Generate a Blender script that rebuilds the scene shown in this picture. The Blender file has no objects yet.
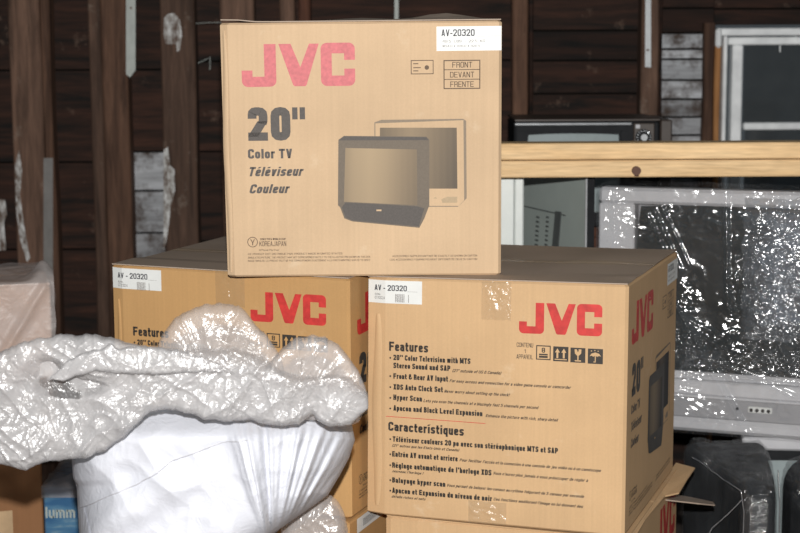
import bpy, math, random
from mathutils import Vector, Matrix, noise
random.seed(7)
scene = bpy.context.scene
COL = scene.collection

# ------------------------------------------------------------------ camera, world, light, exposure
F_PX, PITCH, ROLL, CZ = 1618.1, 0.1400, -0.0049, 1.5622
fw = Vector((0, math.cos(PITCH), -math.sin(PITCH)))
u0 = Vector((0, math.sin(PITCH), math.cos(PITCH)))
r0 = Vector((1, 0, 0))
cr = r0*math.cos(ROLL) + u0*math.sin(ROLL)
cu = -r0*math.sin(ROLL) + u0*math.cos(ROLL)
CAM = Vector((0, 0, CZ))
cam_data = bpy.data.cameras.new('camera')
cam = bpy.data.objects.new('camera', cam_data); COL.objects.link(cam)
cam.matrix_world = Matrix(((cr.x, cu.x, -fw.x, 0), (cr.y, cu.y, -fw.y, 0), (cr.z, cu.z, -fw.z, CZ), (0, 0, 0, 1)))
cam_data.sensor_width = 36.0
cam_data.lens = F_PX*36/800
cam_data.clip_start = 0.05
cam_data.dof.use_dof = True
cam_data.dof.focus_distance = 3.35
cam_data.dof.aperture_fstop = 5.0
scene.camera = cam

world = bpy.data.worlds.new('night_room'); scene.world = world
world.use_nodes = True
world.node_tree.nodes['Background'].inputs[0].default_value = (0.80, 0.92, 1.0, 1)
world.node_tree.nodes['Background'].inputs[1].default_value = 0.062

fl = bpy.data.lights.new('camera_flash', 'POINT'); fl.energy = 615; fl.color = (1.0, 0.985, 0.96)
fl.shadow_soft_size = 0.022
flo = bpy.data.objects.new('camera_flash', fl); COL.objects.link(flo); flo.location = (0.01, -0.02, CZ+0.20)

scene.view_settings.view_transform = 'Standard'
scene.view_settings.look = 'None'
scene.view_settings.exposure = 0.0
scene.view_settings.gamma = 1.0
scene.view_settings.use_curve_mapping = False

# ------------------------------------------------------------------ geometry helpers
def ray(u, v):
    return fw + cr*((u-400)/F_PX) - cu*((v-266.5)/F_PX)
def at(u, v, Y):                      # the point seen at pixel (u, v) on the vertical plane y = Y
    d = ray(u, v); return CAM + d*(Y/d.y)
def on_plane(u, v, o, n):
    d = ray(u, v); return CAM + d*((o-CAM).dot(n)/d.dot(n))
def sstep(a, b, x):
    t = min(1, max(0, (x-a)/(b-a))); return t*t*(3-2*t)
def interp(pts, x):
    if x <= pts[0][0]: return pts[0][1]
    for (x0, y0), (x1, y1) in zip(pts, pts[1:]):
        if x <= x1:
            t = (x-x0)/(x1-x0); return y0+(y1-y0)*t
    return pts[-1][1]
WL = {}
def wl(o): return WL.get(o.name, Vector((0, 0, 0))) if o else Vector((0, 0, 0))
def obj(name, verts, faces, mat, parent=None, smooth=False, origin=None):
    """one mesh object; verts are world points; the origin is the base of the thing or the parent's"""
    base = Vector(origin) if origin is not None else wl(parent)
    me = bpy.data.meshes.new(name)
    me.from_pydata([tuple(Vector(v)-base) for v in verts], [], faces)
    me.validate(); me.update()
    if mat: me.materials.append(mat)
    if smooth:
        for p in me.polygons: p.use_smooth = True
    o = bpy.data.objects.new(name, me); COL.objects.link(o)
    if parent:
        o.parent = parent; o.location = base - wl(parent)
    else: o.location = base
    WL[o.name] = base
    return o
def thing(name, label, cat, loc, group=None):
    o = bpy.data.objects.new(name, None); COL.objects.link(o); o.location = loc
    o.empty_display_size = 0.1
    WL[o.name] = Vector(loc); o['label'] = label; o['category'] = cat
    if group: o['group'] = group
    return o
def tag(o, label, cat, group=None):
    o['label'] = label; o['category'] = cat
    if group: o['group'] = group
    return o
class MB:
    def __init__(s): s.v = []; s.f = []; s.att = []
    def add(s, v, f):
        b = len(s.v); s.v += [Vector(x) for x in v]; s.f += [[i+b for i in q] for q in f]; return s
    def box(s, p, q, M=None, bev=0.0):
        """box from corner p to q in a local frame, with chamfered edges"""
        x0, y0, z0 = p; x1, y1, z1 = q
        b = min(bev, (x1-x0)*.45, (y1-y0)*.45, (z1-z0)*.45)
        if b <= 0:
            v = [(x, y, z) for z in (z0, z1) for (x, y) in ((x0, y0), (x1, y0), (x1, y1), (x0, y1))]
            f = [[3, 2, 1, 0], [4, 5, 6, 7], [0, 1, 5, 4], [1, 2, 6, 5], [2, 3, 7, 6], [3, 0, 4, 7]]
        else:
            def ring(z, i):
                return [(x0+i, y0+b, z), (x0+b, y0+i, z), (x1-b, y0+i, z), (x1-i, y0+b, z), (x1-i, y1-b, z), (x1-b, y1-i, z), (x0+b, y1-i, z), (x0+i, y1-b, z)]
            v = ring(z0, b)+ring(z0+b, 0)+ring(z1-b, 0)+ring(z1, b); f = []
            for k in range(3):
                for i in range(8):
                    j = (i+1) % 8; f.append([8*k+i, 8*k+j, 8*k+8+j, 8*k+8+i])
            f.append(list(range(7, -1, -1))); f.append(list(range(24, 32)))
        if M: v = [M @ Vector(x) for x in v]
        return s.add(v, f)
    def tube(s, pts, r, n=8):
        pts = [Vector(p) for p in pts]; v = []; f = []
        for i, p in enumerate(pts):
            t = (pts[min(i+1, len(pts)-1)]-pts[max(i-1, 0)]).normalized()
            a = t.orthogonal().normalized(); b = t.cross(a)
            for k in range(n):
                w = 2*math.pi*k/n; v.append(p+a*(r*math.cos(w))+b*(r*math.sin(w)))
        for i in range(len(pts)-1):
            for k in range(n):
                l = (k+1) % n; f.append([i*n+k, i*n+l, i*n+n+l, i*n+n+k])
        f.append(list(range(n-1, -1, -1))); f.append([(len(pts)-1)*n+k for k in range(n)])
        return s.add(v, f)
    def build(s, name, mat, parent=None, smooth=False, origin=None):
        o = obj(name, s.v, s.f, mat, parent, smooth, origin)
        if s.att:
            a = o.data.attributes.new('layers', 'FLOAT', 'POINT'); a.data.foreach_set('value', s.att)
        return o
def frame(o, yaw):
    return Matrix.Translation(Vector(o)) @ Matrix.Rotation(yaw, 4, 'Z')

# ------------------------------------------------------------------ materials
class NT:
    def __init__(s, name):
        s.m = bpy.data.materials.new(name); s.m.use_nodes = True
        s.t = s.m.node_tree; s.t.nodes.clear(); s.out = s.t.nodes.new('ShaderNodeOutputMaterial')
    def n(s, typ, **kw):
        x = s.t.nodes.new('ShaderNode'+typ)
        for k, v in kw.items():
            if k in x.inputs: x.inputs[k].default_value = v
            else: setattr(x, k, v)
        return x
    def l(s, a, b): s.t.links.new(a, b)
def ramp(nt, fac, stops):
    r = nt.n('ValToRGB'); e = r.color_ramp.elements
    while len(e) < len(stops): e.new(0.5)
    for el, (p, c) in zip(e, stops): el.position = p; el.color = (*c, 1)
    nt.l(fac, r.inputs[0]); return r.outputs[0]
def coords(nt, scale=(1, 1, 1), rand=True):
    tc = nt.n('TexCoord'); mp = nt.n('Mapping'); mp.inputs['Scale'].default_value = scale
    nt.l(tc.outputs['Object'], mp.inputs[0])
    if rand:
        oi = nt.n('ObjectInfo'); mu = nt.n('Math', operation='MULTIPLY'); mu.inputs[1].default_value = 37.0
        nt.l(oi.outputs['Random'], mu.inputs[0]); cx = nt.n('CombineXYZ')
        for i in range(3): nt.l(mu.outputs[0], cx.inputs[i])
        nt.l(cx.outputs[0], mp.inputs['Location'])
    return mp.outputs[0]
def plain(name, col, rough=0.5, metal=0.0, spec=0.5, var=0.12, scale=30, bump=0.0, emit=None):
    nt = NT(name); b = nt.n('BsdfPrincipled', Roughness=rough, Metallic=metal)
    b.inputs['Specular IOR Level'].default_value = spec
    c = coords(nt, rand=False); nz = nt.n('TexNoise', Scale=scale, Detail=3.0); nt.l(c, nz.inputs[0])
    lo = tuple(x*(1-var) for x in col); hi = tuple(min(1, x*(1+var)) for x in col)
    nt.l(ramp(nt, nz.outputs[0], [(0.3, lo), (0.7, hi)]), b.inputs['Base Color'])
    if bump:
        bp = nt.n('Bump', Strength=bump, Distance=0.004); nt.l(nz.outputs[0], bp.inputs['Height']); nt.l(bp.outputs[0], b.inputs['Normal'])
    nt.l(b.outputs[0], nt.out.inputs[0]); return nt.m
def cardboard(name, col, dark=0.8, scuff=(0.75, 0.62, 0.45)):
    """kraft board: faint vertical flute lines, fibre speckle, rubbed patches"""
    nt = NT(name); b = nt.n('BsdfPrincipled', Roughness=0.75); b.inputs['Specular IOR Level'].default_value = 0.25
    c = coords(nt, rand=False)
    big = nt.n('TexNoise', Scale=5.0, Detail=5.0); nt.l(c, big.inputs[0])
    base = ramp(nt, big.outputs[0], [(0.32, tuple(x*(dark+.08) for x in col)), (0.66, col)])
    fine = nt.n('TexNoise', Scale=260.0, Detail=2.0); nt.l(c, fine.inputs[0])
    st = coords(nt, (170, 170, 2), rand=False); fn = nt.n('TexNoise', Scale=1.0, Detail=1.0); nt.l(st, fn.inputs[0])
    ad = nt.n('Math', operation='ADD'); nt.l(fine.outputs[0], ad.inputs[0]); nt.l(fn.outputs[0], ad.inputs[1])
    mr = nt.n('MapRange'); mr.inputs['From Min'].default_value = 0.6; mr.inputs['From Max'].default_value = 1.4
    mr.inputs['To Min'].default_value = 0.955; mr.inputs['To Max'].default_value = 1.045; nt.l(ad.outputs[0], mr.inputs[0])
    mx = nt.n('MixRGB', blend_type='MULTIPLY'); mx.inputs[0].default_value = 1; nt.l(base, mx.inputs[1]); nt.l(mr.outputs[0], mx.inputs[2])
    sc = nt.n('TexNoise', Scale=11.0, Detail=8.0, Roughness=0.7); nt.l(c, sc.inputs[0])
    sf = nt.n('MapRange'); sf.inputs['From Min'].default_value = 0.60; sf.inputs['From Max'].default_value = 0.78
    sf.inputs['To Max'].default_value = 0.45; nt.l(sc.outputs[0], sf.inputs[0])
    m2 = nt.n('MixRGB'); nt.l(sf.outputs[0], m2.inputs[0]); nt.l(mx.outputs[0], m2.inputs[1]); m2.inputs[2].default_value = (*scuff, 1)
    nt.l(m2.outputs[0], b.inputs['Base Color'])
    bp = nt.n('Bump', Strength=0.25, Distance=0.002); nt.l(big.outputs[0], bp.inputs['Height']); nt.l(bp.outputs[0], b.inputs['Normal'])
    nt.l(b.outputs[0], nt.out.inputs[0]); return nt.m
def wood(name, dark, light, axis='x', rough=0.8, stain=None, stain_at=(0.62, 0.75), contrast=(0.3, 0.7), s=1.0):
    nt = NT(name); b = nt.n('BsdfPrincipled', Roughness=rough); b.inputs['Specular IOR Level'].default_value = 0.3
    sc = (1.2*s, 14*s, 14*s) if axis == 'x' else (14*s, 14*s, 1.2*s)
    c = coords(nt, sc); nz = nt.n('TexNoise', Scale=2.2, Detail=7.0, Roughness=0.62, Distortion=0.6); nt.l(c, nz.inputs[0])
    base = ramp(nt, nz.outputs[0], [(contrast[0], dark), (contrast[1], light)])
    sc2 = tuple(x*4 for x in sc); c2 = coords(nt, sc2); n2 = nt.n('TexNoise', Scale=3.0, Detail=4.0); nt.l(c2, n2.inputs[0])
    mr = nt.n('MapRange'); mr.inputs['To Min'].default_value = 0.55; mr.inputs['To Max'].default_value = 1.4; nt.l(n2.outputs[0], mr.inputs[0])
    mx = nt.n('MixRGB', blend_type='MULTIPLY'); mx.inputs[0].default_value = 1; nt.l(base, mx.inputs[1]); nt.l(mr.outputs[0], mx.inputs[2])
    colr = mx.outputs[0]
    oi = nt.n('ObjectInfo'); mo = nt.n('MapRange'); mo.inputs['To Min'].default_value = 0.6; mo.inputs['To Max'].default_value = 1.3
    nt.l(oi.outputs['Random'], mo.inputs[0]); m4 = nt.n('MixRGB', blend_type='MULTIPLY'); m4.inputs[0].default_value = 1
    nt.l(colr, m4.inputs[1]); nt.l(mo.outputs[0], m4.inputs[2]); colr = m4.outputs[0]
    if stain:
        c3 = coords(nt, (3, 3, 3)); n3 = nt.n('TexNoise', Scale=3.5, Detail=7.0, Roughness=0.7); nt.l(c3, n3.inputs[0])
        m3 = nt.n('MapRange'); m3.inputs['From Min'].default_value = stain_at[0]; m3.inputs['From Max'].default_value = stain_at[1]; nt.l(n3.outputs[0], m3.inputs[0])
        mm = nt.n('MixRGB'); nt.l(m3.outputs[0], mm.inputs[0]); nt.l(colr, mm.inputs[1]); mm.inputs[2].default_value = (*stain, 1); colr = mm.outputs[0]
    nt.l(colr, b.inputs['Base Color'])
    bp = nt.n('Bump', Strength=0.5, Distance=0.004); nt.l(nz.outputs[0], bp.inputs['Height']); nt.l(bp.outputs[0], b.inputs['Normal'])
    nt.l(b.outputs[0], nt.out.inputs[0]); return nt.m
def film(name, col=(0.8, 0.82, 0.85), haze=0.12, gloss=0.25, rough=0.12, scale=40, bump=0.6, stretch=(1, 1, 1), translucent=0.0, veil=0.0, fade=False):
    """clear or milky plastic sheet: see-through, hazy and glossy with fine wrinkles"""
    nt = NT(name); c = coords(nt, stretch, rand=False)
    nz = nt.n('TexNoise', Scale=scale, Detail=4.0, Roughness=0.6, Distortion=0.8); nt.l(c, nz.inputs[0])
    ab = nt.n('Math', operation='SUBTRACT'); nt.l(nz.outputs[0], ab.inputs[0]); ab.inputs[1].default_value = 0.5
    aa = nt.n('Math', operation='ABSOLUTE'); nt.l(ab.outputs[0], aa.inputs[0])
    bp = nt.n('Bump', Strength=bump, Distance=0.01); nt.l(aa.outputs[0], bp.inputs['Height'])
    tr = nt.n('BsdfTransparent'); df = nt.n('BsdfDiffuse', Color=(*col, 1)); nt.l(bp.outputs[0], df.inputs['Normal'])
    gl = nt.n('BsdfGlossy', Roughness=rough); gl.inputs['Color'].default_value = (1, 1, 1, 1); nt.l(bp.outputs[0], gl.inputs['Normal'])
    cur = df.outputs[0]
    if translucent:
        tl = nt.n('BsdfTranslucent', Color=(*col, 1)); mt = nt.n('MixShader'); mt.inputs[0].default_value = translucent
        nt.l(cur, mt.inputs[1]); nt.l(tl.outputs[0], mt.inputs[2]); cur = mt.outputs[0]
    m1 = nt.n('MixShader'); nt.l(tr.outputs[0], m1.inputs[1]); nt.l(cur, m1.inputs[2])
    hz = nt.n('TexNoise', Scale=7.0, Detail=5.0); nt.l(c, hz.inputs[0])
    mr = nt.n('MapRange'); mr.inputs['From Min'].default_value = 0.3; mr.inputs['From Max'].default_value = 0.7
    mr.inputs['To Min'].default_value = max(0, haze-veil); mr.inputs['To Max'].default_value = min(1, haze+veil); nt.l(hz.outputs[0], mr.inputs[0])
    if fade:            # thinner (single) layers of the sheet, stored per vertex
        fa = nt.n('Attribute', attribute_name='layers'); mf = nt.n('Math', operation='MULTIPLY')
        nt.l(mr.outputs[0], mf.inputs[0]); nt.l(fa.outputs['Fac'], mf.inputs[1]); nt.l(mf.outputs[0], m1.inputs[0])
    else: nt.l(mr.outputs[0], m1.inputs[0])
    m2 = nt.n('MixShader'); m2.inputs[0].default_value = gloss; nt.l(m1.outputs[0], m2.inputs[1]); nt.l(gl.outputs[0], m2.inputs[2])
    nt.l(m2.outputs[0], nt.out.inputs[0]); return nt.m

M = {}
M['card_top'] = cardboard('kraft_board_light', (0.60, 0.425, 0.265))
M['card_right'] = cardboard('kraft_board_tan', (0.60, 0.395, 0.215))
M['card_left'] = cardboard('kraft_board_orange', (0.515, 0.30, 0.125), scuff=(.62,.45,.27))
M['card_brown'] = cardboard('kraft_board_brown', (0.30, 0.145, 0.065), scuff=(0.3, 0.17, 0.08))
M['card_pink'] = cardboard('kraft_board_faded', (0.66, 0.47, 0.37))
M['flap'] = cardboard('kraft_board_dusty', (0.42, 0.33, 0.26), scuff=(0.5, 0.42, 0.33))
M['red_ink_faded'] = plain('faded_red_ink', (0.55, 0.13, 0.14), 0.6, var=0.15, scale=120)
M['red_ink'] = plain('red_ink', (0.52, 0.035, 0.03), 0.55, var=0.2, scale=60)
M['black_ink'] = plain('black_ink', (0.035, 0.028, 0.022), 0.6)
M['brown_ink'] = plain('brown_black_ink', (0.11, 0.07, 0.042), 0.7)
M['grey_ink'] = plain('worn_grey_ink', (0.090, 0.078, 0.070), 0.7, var=0.12, scale=300)
M['tone_mid'] = plain('printed_tone_mid', (0.15, 0.12, 0.09), 0.7, var=0.08, scale=260)
M['tone_light'] = plain('printed_tone_light', (0.42, 0.31, 0.19), 0.7, var=0.06, scale=260)
M['tone_half'] = plain('printed_tone_half', (0.24, 0.185, 0.13), 0.7, var=0.06, scale=260)
M['label'] = plain('label_paper', (0.74, 0.75, 0.73), 0.5, var=0.03)
M['label_ink'] = plain('label_ink', (0.06, 0.06, 0.07), 0.6)
M['pale_ink'] = plain('pale_label_ink', (0.22, 0.20, 0.19), 0.6)
M['tape'] = film('clear_packing_tape', (0.62, 0.47, 0.28), 0.15, 0.07, 0.2, 40, 0.5, veil=0.10)
M['paper_tape'] = plain('tan_paper_tape', (0.50, 0.34, 0.19), 0.6)
M['old_board'] = wood('old_dark_board', (0.006, 0.004, 0.003), (0.055, 0.022, 0.013), 'x', stain=(0.17, 0.11, 0.08), stain_at=(0.62, 0.80), contrast=(.35,.75))
M['warm_stud'] = wood('warm_brown_stud', (0.060, 0.030, 0.019), (0.19, 0.100, 0.062), 'z', stain=(0.26, 0.17, 0.12), stain_at=(0.66, 0.85))
M['old_stud'] = wood('old_stud', (0.050, 0.028, 0.019), (0.175, 0.100, 0.068), 'z', stain=(0.26, 0.21, 0.17), stain_at=(0.60, 0.80))
M['red_stud'] = wood('reddish_stud', (0.035, 0.014, 0.009), (0.125, 0.050, 0.028), 'z', stain=(0.2, 0.12, 0.08), stain_at=(0.66, 0.85))
M['white_board'] = wood('whitewashed_board', (0.30, 0.30, 0.31), (0.60, 0.62, 0.65), 'x', stain=(0.07, 0.05, 0.04), stain_at=(0.45, 0.64), s=.6)
M['orange_wood'] = wood('orange_trim_wood', (0.30, 0.13, 0.045), (0.50, 0.25, 0.10), 'z')
M['pine'] = wood('new_pine', (0.66, 0.43, 0.21), (0.80, 0.57, 0.32), 'x', 0.6, contrast=(0.25, 0.75))
M['white_paint'] = plain('old_white_paint', (0.86, 0.88, 0.89), 0.5, var=0.14, scale=18, bump=0.3)
def smear_mat():
    nt = NT('worn_paint_smear'); b = nt.n('BsdfPrincipled', Roughness=0.85); c = coords(nt, (2.2, 1, 1), rand=False)
    nz = nt.n('TexNoise', Scale=22.0, Detail=7.0, Roughness=0.7); nt.l(c, nz.inputs[0])
    nt.l(ramp(nt, nz.outputs[0], [(0.40, (0.11, 0.07, 0.05)), (0.50, (0.36, 0.34, 0.32)), (0.60, (0.66, 0.66, 0.65))]), b.inputs['Base Color'])
    nt.l(b.outputs[0], nt.out.inputs[0]); return nt.m
M['plaster'] = smear_mat()
M['floor'] = plain('worn_floor', (0.08, 0.06, 0.05), 0.8, var=0.3, scale=6)
M['strip'] = plain('pale_metal_strip', (0.44, 0.47, 0.44), 0.5, 0.0, 0.3)
M['rib'] = plain('grey_ribbed_plastic', (0.20, 0.19, 0.18), 0.5, 0.0, 0.3)
M['strip_white'] = plain('white_enamelled_strip', (0.66, 0.69, 0.70), 0.5, 0.0, 0.3)
M['black_gap'] = plain('gap_shade_black', (0.006, 0.005, 0.004), 0.9, spec=.1)  # black colour stands for the shade between wall boards
M['rusty'] = plain('rusty_iron', (0.10, 0.05, 0.035), 0.6, 0.5)
M['tv_black'] = plain('charcoal_plastic', (0.020, 0.021, 0.023), 0.6, spec=.1)
M['tv_silver'] = plain('silver_grey_plastic', (0.56, 0.56, 0.58), 0.45, var=0.04, spec=.25)
M['tv_silver_dark'] = plain('dark_silver_plastic', (0.33, 0.33, 0.345), 0.5, var=0.04, spec=.2)
M['chrome'] = plain('bright_trim', (0.62, 0.64, 0.66), 0.25, 0.4)
M['screen_dark'] = plain('dark_picture_tube', (0.035, 0.040, 0.042), 0.12, spec=0.5)
M['screen_pale'] = plain('pale_picture_tube', (0.30, 0.35, 0.355), 0.5, spec=0.2, var=.05)
M['brown_case'] = plain('brown_cabinet', (0.055, 0.040, 0.032), 0.45)
M['panel_green'] = plain('grey_green_panel', (0.38, 0.43, 0.405), 0.5, var=0.05, scale=10)
M['vent'] = plain('vent_dark', (0.09, 0.10, 0.098), 0.6)
M['white_enamel'] = plain('white_enamel', (0.68, 0.72, 0.70), 0.35, var=0.03)
M['edge_line'] = plain('grey_sheet_edge', (0.50, 0.50, 0.53), 0.6)
M['white_sheet'] = film('white_plastic_sheet', (0.71, 0.725, 0.785), 0.985, 0.06, 0.3, 26, 0.35, translucent=0.12)
M['bag'] = film('milky_poly_bag', (0.57, 0.56, 0.565), 0.66, 0.095, 0.25, 20, 0.75, (1.4, 1, 1.8), translucent=0.22, veil=0.13, fade=True)
M['bag_thin'] = film('thin_poly_sheet', (0.62, 0.59, 0.58), 0.42, 0.07, 0.23, 18, 0.7, (1.6, 1, 1), translucent=0.25, veil=0.12, fade=True)
M['dust_film'] = film('dusty_poly_film', (0.72, 0.66, 0.64), 0.36, 0.03, 0.40, 18, 0.5, translucent=0.2, veil=0.2)
M['wrap'] = film('stretch_wrap', (0.65, 0.7, 0.78), 0.02, 0.13, 0.12, 55, 0.10, (1, 1, 1.8), veil=0.02)
M['wrap_bright'] = film('stretch_wrap_layers', (0.62, 0.70, 0.82), 0.10, 0.20, 0.15, 55, 0.10, (1, 1, 1.8), veil=0.06)
M['glint_strand'] = film('stretch_wrap_glint', (0.62, 0.66, 0.72), 0.3, 0.55, 0.2, 55, 0.10)
M['wrap_dark'] = film('stretch_wrap_smooth', (0.6, 0.65, 0.7), 0.02, 0.12, 0.14, 60, 0.55, veil=0.02)
def glass_pane():
    nt = NT('dusty_window_glass'); c = coords(nt, rand=False)
    tr = nt.n('BsdfTransparent'); tr.inputs[0].default_value = (0.5, 0.53, 0.55, 1)
    df = nt.n('BsdfDiffuse', Color=(0.10, 0.11, 0.115, 1)); gl = nt.n('BsdfGlossy', Roughness=0.1)
    nz = nt.n('TexNoise', Scale=14.0, Detail=4.0); nt.l(c, nz.inputs[0])
    mr = nt.n('MapRange'); mr.inputs['To Min'].default_value = 0.25; mr.inputs['To Max'].default_value = 0.6; nt.l(nz.outputs[0], mr.inputs[0])
    a = nt.n('MixShader'); nt.l(mr.outputs[0], a.inputs[0]); nt.l(tr.outputs[0], a.inputs[1]); nt.l(df.outputs[0], a.inputs[2])
    b = nt.n('MixShader'); b.inputs[0].default_value = 0.06; nt.l(a.outputs[0], b.inputs[1]); nt.l(gl.outputs[0], b.inputs[2])
    nt.l(b.outputs[0], nt.out.inputs[0]); return nt.m
M['glass'] = glass_pane()
def blue_sky_print():
    nt = NT('blue_sky_print'); b = nt.n('BsdfPrincipled', Roughness=0.35); c = coords(nt, (2, 2, 9), rand=False)
    nz = nt.n('TexNoise', Scale=4.0, Detail=5.0); nt.l(c, nz.inputs[0])
    nt.l(ramp(nt, nz.outputs[0], [(0.42, (0.035, 0.12, 0.25)), (0.56, (0.08, 0.20, 0.33)), (0.66, (0.26, 0.36, 0.40))]), b.inputs['Base Color'])
    nt.l(b.outputs[0], nt.out.inputs[0]); return nt.m
M['blue_print'] = blue_sky_print()

# ------------------------------------------------------------------ the room: floor, board wall with studs, window
WY = 5.45
def wx(u, Y=WY): return at(u, 150, Y).x
def wz(v, Y=WY): return at(500, v, Y).z
fl_ = MB().box((-4, -0.5, -0.05), (4.5, WY+.06, 0)).build('floor', M['floor']); fl_['kind'] = 'structure'
WZ1 = 2.35
wall = thing('wall_back', 'x', 'x', (0, WY, 0)); del wall['label']; del wall['category']; wall['kind'] = 'structure'
def boards(x0, x1, rows, mat, name='board'):
    """horizontal boards between pixel columns x0..x1; rows = pixel rows of the joints"""
    for a, b in zip(rows, rows[1:]):
        zt, zb = wz(a), wz(b)
        t = random.uniform(0, 0.006)
        MB().box((wx(x0)+.001, WY-t, zb+.0035), (wx(x1)-.001, WY+.028, zt-.0035), None, 0).build(name, mat, wall)
low = [338, 430, 520, 606]
boards(-150, 111, [-110, -22, 68, 160, 247]+low, M['old_board'])
boards(111, 180, [-110, -22, 68, 150], M['old_board'])
boards(111, 180, [150, 189, 231, 268], M['white_board'])
boards(111, 180, [268, 350, 430, 520, 606], M['old_board'])
boards(180, 521, [-110, -30, 60, 150, 240, 330, 430, 520, 606], M['old_board'])
boards(521, 651, [-110, -24, 31, 61, 94, 150, 240, 330, 430, 520, 606], M['old_board'])
boards(651, 711, [-110, -30, 9, 34], M['old_board'])
boards(651, 711, [34, 50, 60, 81, 100, 118, 136, 156, 178, 200], M['white_board'])
boards(651, 711, [200, 280, 360, 440, 520, 606], M['old_board'])
boards(711, 1010, [-110, -30, 10, 27], M['old_board'])
boards(711, 1010, [230, 330, 430, 520, 606], M['old_board'])
boards(-720, -150, [-110, -22, 68, 160, 247]+low, M['old_board'])
boards(1010, 1560, [-110, -30, 60, 150, 240, 330, 430, 520, 606], M['old_board'])
# sheathing behind the boards, coloured black as the shade in the gaps; an opening is left for the window
sh = MB()
sh.box((wx(-720), WY+.03, 0), (wx(713), WY+.06, WZ1)); sh.box((wx(713), WY+.03, 0), (wx(1010), WY+.06, wz(228))); sh.box((wx(1010), WY+.03, 0), (wx(1560), WY+.06, WZ1))
sh.box((wx(713), WY+.03, wz(26)), (wx(1010), WY+.06, WZ1))
sh.build('sheathing', M['black_gap'], wall)
def stud(x0, x1, mat, depth=0.09, ztop=WZ1, zbot=0.0, wob=0.003):
    """a rough-sawn post, its edges slightly wavy"""
    Yf = WY-depth; a, b = at(x0, 150, Yf).x, at(x1, 150, Yf).x
    v = []; f = []; n = 14; sd = random.random()*50
    for i in range(n+1):
        z = zbot+(ztop-zbot)*i/n
        w = [noise.noise(Vector((sd+k*7, z*2.5, 0)))*wob*1.6 for k in range(4)]
        c = 0.005
        v += [(a+w[0]+c, Yf, z), (b+w[1]-c, Yf, z), (b+w[1], Yf+c, z), (b+w[1], WY, z), (a+w[0], WY, z), (a+w[0], Yf+c, z)]
    for i in range(n):
        for k in range(6):
            l = (k+1) % 6; f.append([i*6+k, i*6+l, i*6+6+l, i*6+6+k])
    f.append([5, 4, 3, 2, 1, 0]); f.append([n*6+k for k in range(6)])
    return obj('stud', v, f, mat, wall)
stud(13, 44, M['old_stud']); stud(44.5, 54, M['warm_stud'], 0.075)
stud(92, 104.5, M['old_stud'], 0.07); stud(104.5, 130, M['warm_stud'], .08)
stud(163, 197, M['old_stud'], 0.085)
stud(222, 256, M['old_stud']); stud(282, 297, M['old_stud'], 0.06); stud(300, 312, M['red_stud'])
stud(512, 527, M['warm_stud'], 0.08); stud(528, 533, M['old_board'], 0.06)
stud(640, 657, M['old_stud'], 0.09); stud(657, 661, M['old_board'], 0.05)
stud(-66, -30, M['old_stud']); stud(-200, -165, M['warm_stud']); stud(-420, -385, M['old_stud']); stud(1012, 1040, M['old_stud']); stud(1200, 1232, M['warm_stud']); stud(1400, 1432, M['old_stud'])
stud(702, 713, M['warm_stud'], 0.045, wz(24)); stud(713.5, 719, M['orange_wood'], 0.05, wz(44))
def smear(pts, Y, mat, nm):
    n = len(pts); v = [at(x, y, Y) for x, y in pts]+[at(x, y, Y+.006) for x, y in pts]
    f = [list(range(n-1, -1, -1))]+[[i, (i+1) % n, n+(i+1) % n, n+i] for i in range(n)]
    return obj(nm, v, f, mat, wall)
smear([(163.5, 150), (168, 147), (170, 165), (174.5, 170), (175, 190), (171, 205), (169, 225), (166, 243), (163.5, 250)], WY-.091, M['plaster'], 'paint_patch')
smear([(164, 18), (168, 14), (174, 13), (180, 20), (182, 34), (180, 50), (177, 52), (176, 44), (166, 44), (163.5, 34)], WY-.091, M['plaster'], 'paint_patch')
smear([(15, 165), (19, 150), (22, 170), (20, 195), (24, 225), (30, 258), (27, 262), (20, 240), (16, 210)], WY-.096, M['plaster'], 'paint_patch')
smear([(-6, 198), (5, 200), (7, 215), (4, 222), (6, 250), (-8, 252)], WY-.012, M['plaster'], 'paint_patch')
def nail_strip(pts, Y, lab, holes=(), mat='strip'):
    n = len(pts); v = [at(x, y, Y) for x, y in pts]+[at(x, y, Y+.004) for x, y in pts]
    f = [list(range(n-1, -1, -1)), list(range(n, 2*n))]+[[i, (i+1) % n, n+(i+1) % n, n+i] for i in range(n)]
    s = obj('metal_strip', v, f, M[mat], None, origin=tuple(at(pts[-1][0], pts[-1][1], Y)))
    tag(s, lab, 'strip')
    for (hx, hy) in holes:
        p = at(hx, hy, Y-.001); MB().tube([p, p+Vector((0, .004, 0))], 0.004, 8).build('nail', M['rusty'], s)
    return s
nail_strip([(126, -14), (135.5, -14), (135.5, 70), (130, 77.5), (126, 74)], WY-.098, 'pale grey strip with a slanted lower end, second stud from the left', [(131, 8)])
nail_strip([(645.5, -14), (651, -14), (651, 67.5), (645, 67)], WY-.098, 'white metal strip with one nail on the stud left of the window', [(647.8, 50)], 'strip_white')
nail_strip([(394.5, -14), (398.5, -14), (398.5, 40), (394.5, 40)], WY-.03, 'thin pale strip on the boards just above the topmost carton')
s = nail_strip([(43.5, 158), (53, 158), (53, 276), (43.5, 276)], WY-.098, 'ribbed grey plastic strip running down the leftmost stud', (), 'rib')
for k in range(38):
    y = 160+k*3
    MB().box(tuple(at(43.8, y+1.4, WY-.1005)), tuple(at(52.7, y, WY-.0985))).build('rib', M['rib'], s)

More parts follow.
